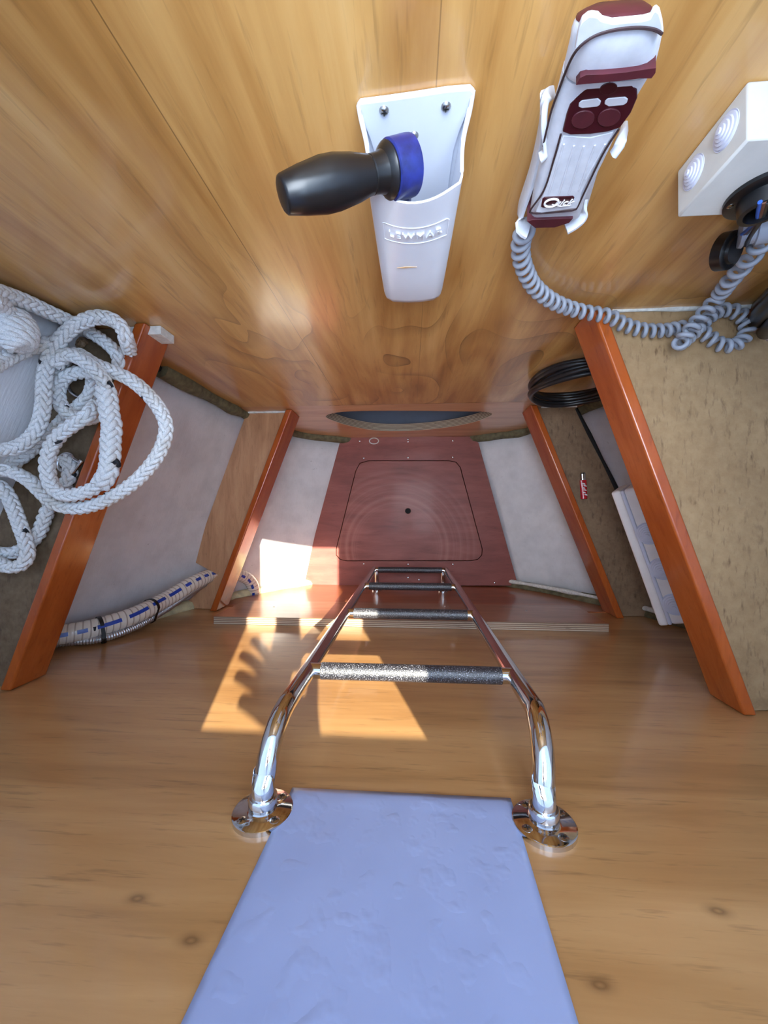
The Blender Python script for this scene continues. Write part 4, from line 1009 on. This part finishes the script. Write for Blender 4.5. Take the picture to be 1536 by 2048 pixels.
# steel shackles glinting between the turns
def shackle(px, py, ang, r, dz, lab):
    c = P(px, py, z=zs1 + dz); t = thing('shackle', c.to_tuple(), lab, 'shackle', 'steel shackles under the rope')
    e1 = Vector((math.cos(ang), math.sin(ang), 0)); e2 = Vector((-math.sin(ang), math.cos(ang), 0))
    pts = [c + e1 * r * 1.1 - e2 * r * 1.6] + [c + e1 * r * math.cos(a) * 1.15 + e2 * r * math.sin(a) for a in np.linspace(-0.5, math.pi + 0.5, 15)] + [c - e1 * r * 1.1 - e2 * r * 1.6]
    pth, _ = smooth_path(pts, 40); mb = MB(); mb.tube(pth, 0.0032, 10); mb.build('bow', M['chrome'], t, smooth=70)
    a, b = c + e1 * r * 1.5 - e2 * r * 1.5, c - e1 * r * 1.5 - e2 * r * 1.5
    mb = MB(); mb.lathe(a, b - a, [(0, 0.0045), (r * 0.3, 0.0045), (r * 0.3, 0.003), (r * 2.8, 0.003), (r * 2.8, 0.0055), (r * 3.0, 0.0055)], 14); mb.build('pin', M['chrome'], t)
shackle(62, 742, 2.2, 0.020, 0.030, 'steel shackle under the rope nearest the pale hull')
shackle(158, 772, 2.6, 0.018, 0.012, 'steel shackle ringed by the small rope loop')
shackle(132, 925, 0.9, 0.015, 0.014, 'steel shackle lowest in the rope heap, near the rail')
# small striped sea shell
sp_ = P(161, 686, z=zs1 + 0.007); mb = MB()
pts = []; rr_ = []
for k in range(46):
    a = k / 45 * 2 * math.pi * 3.2; f = 1 - k / 45
    pts.append((sp_.x + 0.0075 * f * math.cos(a), sp_.y + 0.0075 * f * math.sin(a), sp_.z + 0.008 * (1 - f) - 0.002)); rr_.append(0.0052 * f + 0.0008)
mb.tube(pts, np.array(rr_), 8); tag(mb.build('snail_shell', M['shell'], None, smooth=70), 'tiny brown spiral shell on the dark board beside the rope', 'shell')

# ================================================================== the photographer's phone and hand above the hatch (they shade part of the sun patch)
mb = MB(); mb.loft([rr_ring(z, -0.022, w_, -0.128, 0.018, 0.010) for z, w_ in ((0.004, 0.070), (0.005, 0.072), (0.0115, 0.072), (0.0125, 0.070))])
ph_ = thing('phone', (-0.022, -0.055, 0.004), 'black phone held over the hatch, taking the picture', 'phone')
mb.build('phone_body', M['black'], ph_, smooth=40)
mb = MB(); mb.box(-0.055, 0.011, -0.124, 0.014, 0.0125, 0.0128); mb.build('screen', M['slot'], ph_)
M['skin'] = plain('skin', (196, 140, 112), 0.5, var=0.06, scale=60)
sk_v, sk_e, sk_r = [], [], []
def joint(p, r, prev=None):
    sk_v.append((p[0] + 0.006, p[1] + 0.005, p[2] + 0.022)); sk_r.append(r)
    if prev is not None: sk_e.append((prev, len(sk_v) - 1))
    return len(sk_v) - 1
w0 = joint((0.030, -0.235, 0.060), 0.027)
q1 = joint((0.060, -0.36, 0.11), 0.036, w0); joint((0.085, -0.50, 0.17), 0.043, q1)
p1_ = joint((0.018, -0.190, 0.044), 0.030, w0); p2_ = joint((-0.004, -0.150, 0.036), 0.030, p1_)
for ch in ([(-0.030, -0.122, 0.034), (-0.066, -0.096, 0.030), (-0.092, -0.082, 0.026), (-0.112, -0.076, 0.022)],
           [(-0.036, -0.136, 0.034), (-0.074, -0.116, 0.030), (-0.104, -0.106, 0.026), (-0.126, -0.102, 0.022)],
           [(-0.034, -0.152, 0.034), (-0.070, -0.138, 0.030), (-0.098, -0.132, 0.026), (-0.118, -0.130, 0.022)],
           [(-0.026, -0.168, 0.034), (-0.056, -0.160, 0.031), (-0.078, -0.156, 0.027), (-0.094, -0.155, 0.023)]):
    k_ = p2_
    for p_, r_ in zip(ch, (0.0105, 0.0092, 0.0085, 0.0072)): k_ = joint(p_, r_, k_)
k_ = p1_
for p_, r_ in zip([(0.036, -0.160, 0.040), (0.046, -0.128, 0.034), (0.044, -0.100, 0.028)], (0.013, 0.0105, 0.0085)): k_ = joint(p_, r_, k_)
me = bpy.data.meshes.new('person'); me.from_pydata(sk_v, sk_e, []); pe_ = bpy.data.objects.new('person', me); col.objects.link(pe_)
me.materials.append(M['skin'])
sm_ = pe_.modifiers.new('skin', 'SKIN'); su_ = pe_.modifiers.new('sub', 'SUBSURF'); su_.levels = 2; su_.render_levels = 2
for k_, v_ in enumerate(me.skin_vertices[0].data): v_.radius = (sk_r[k_], sk_r[k_]); v_.use_root = (k_ == 0)
sm_.use_smooth_shade = True
tag(pe_, 'forearm and hand of the person holding the phone over the hatch', 'person')

for o in list(bpy.data.objects):
    if '_o' in o: del o['_o']
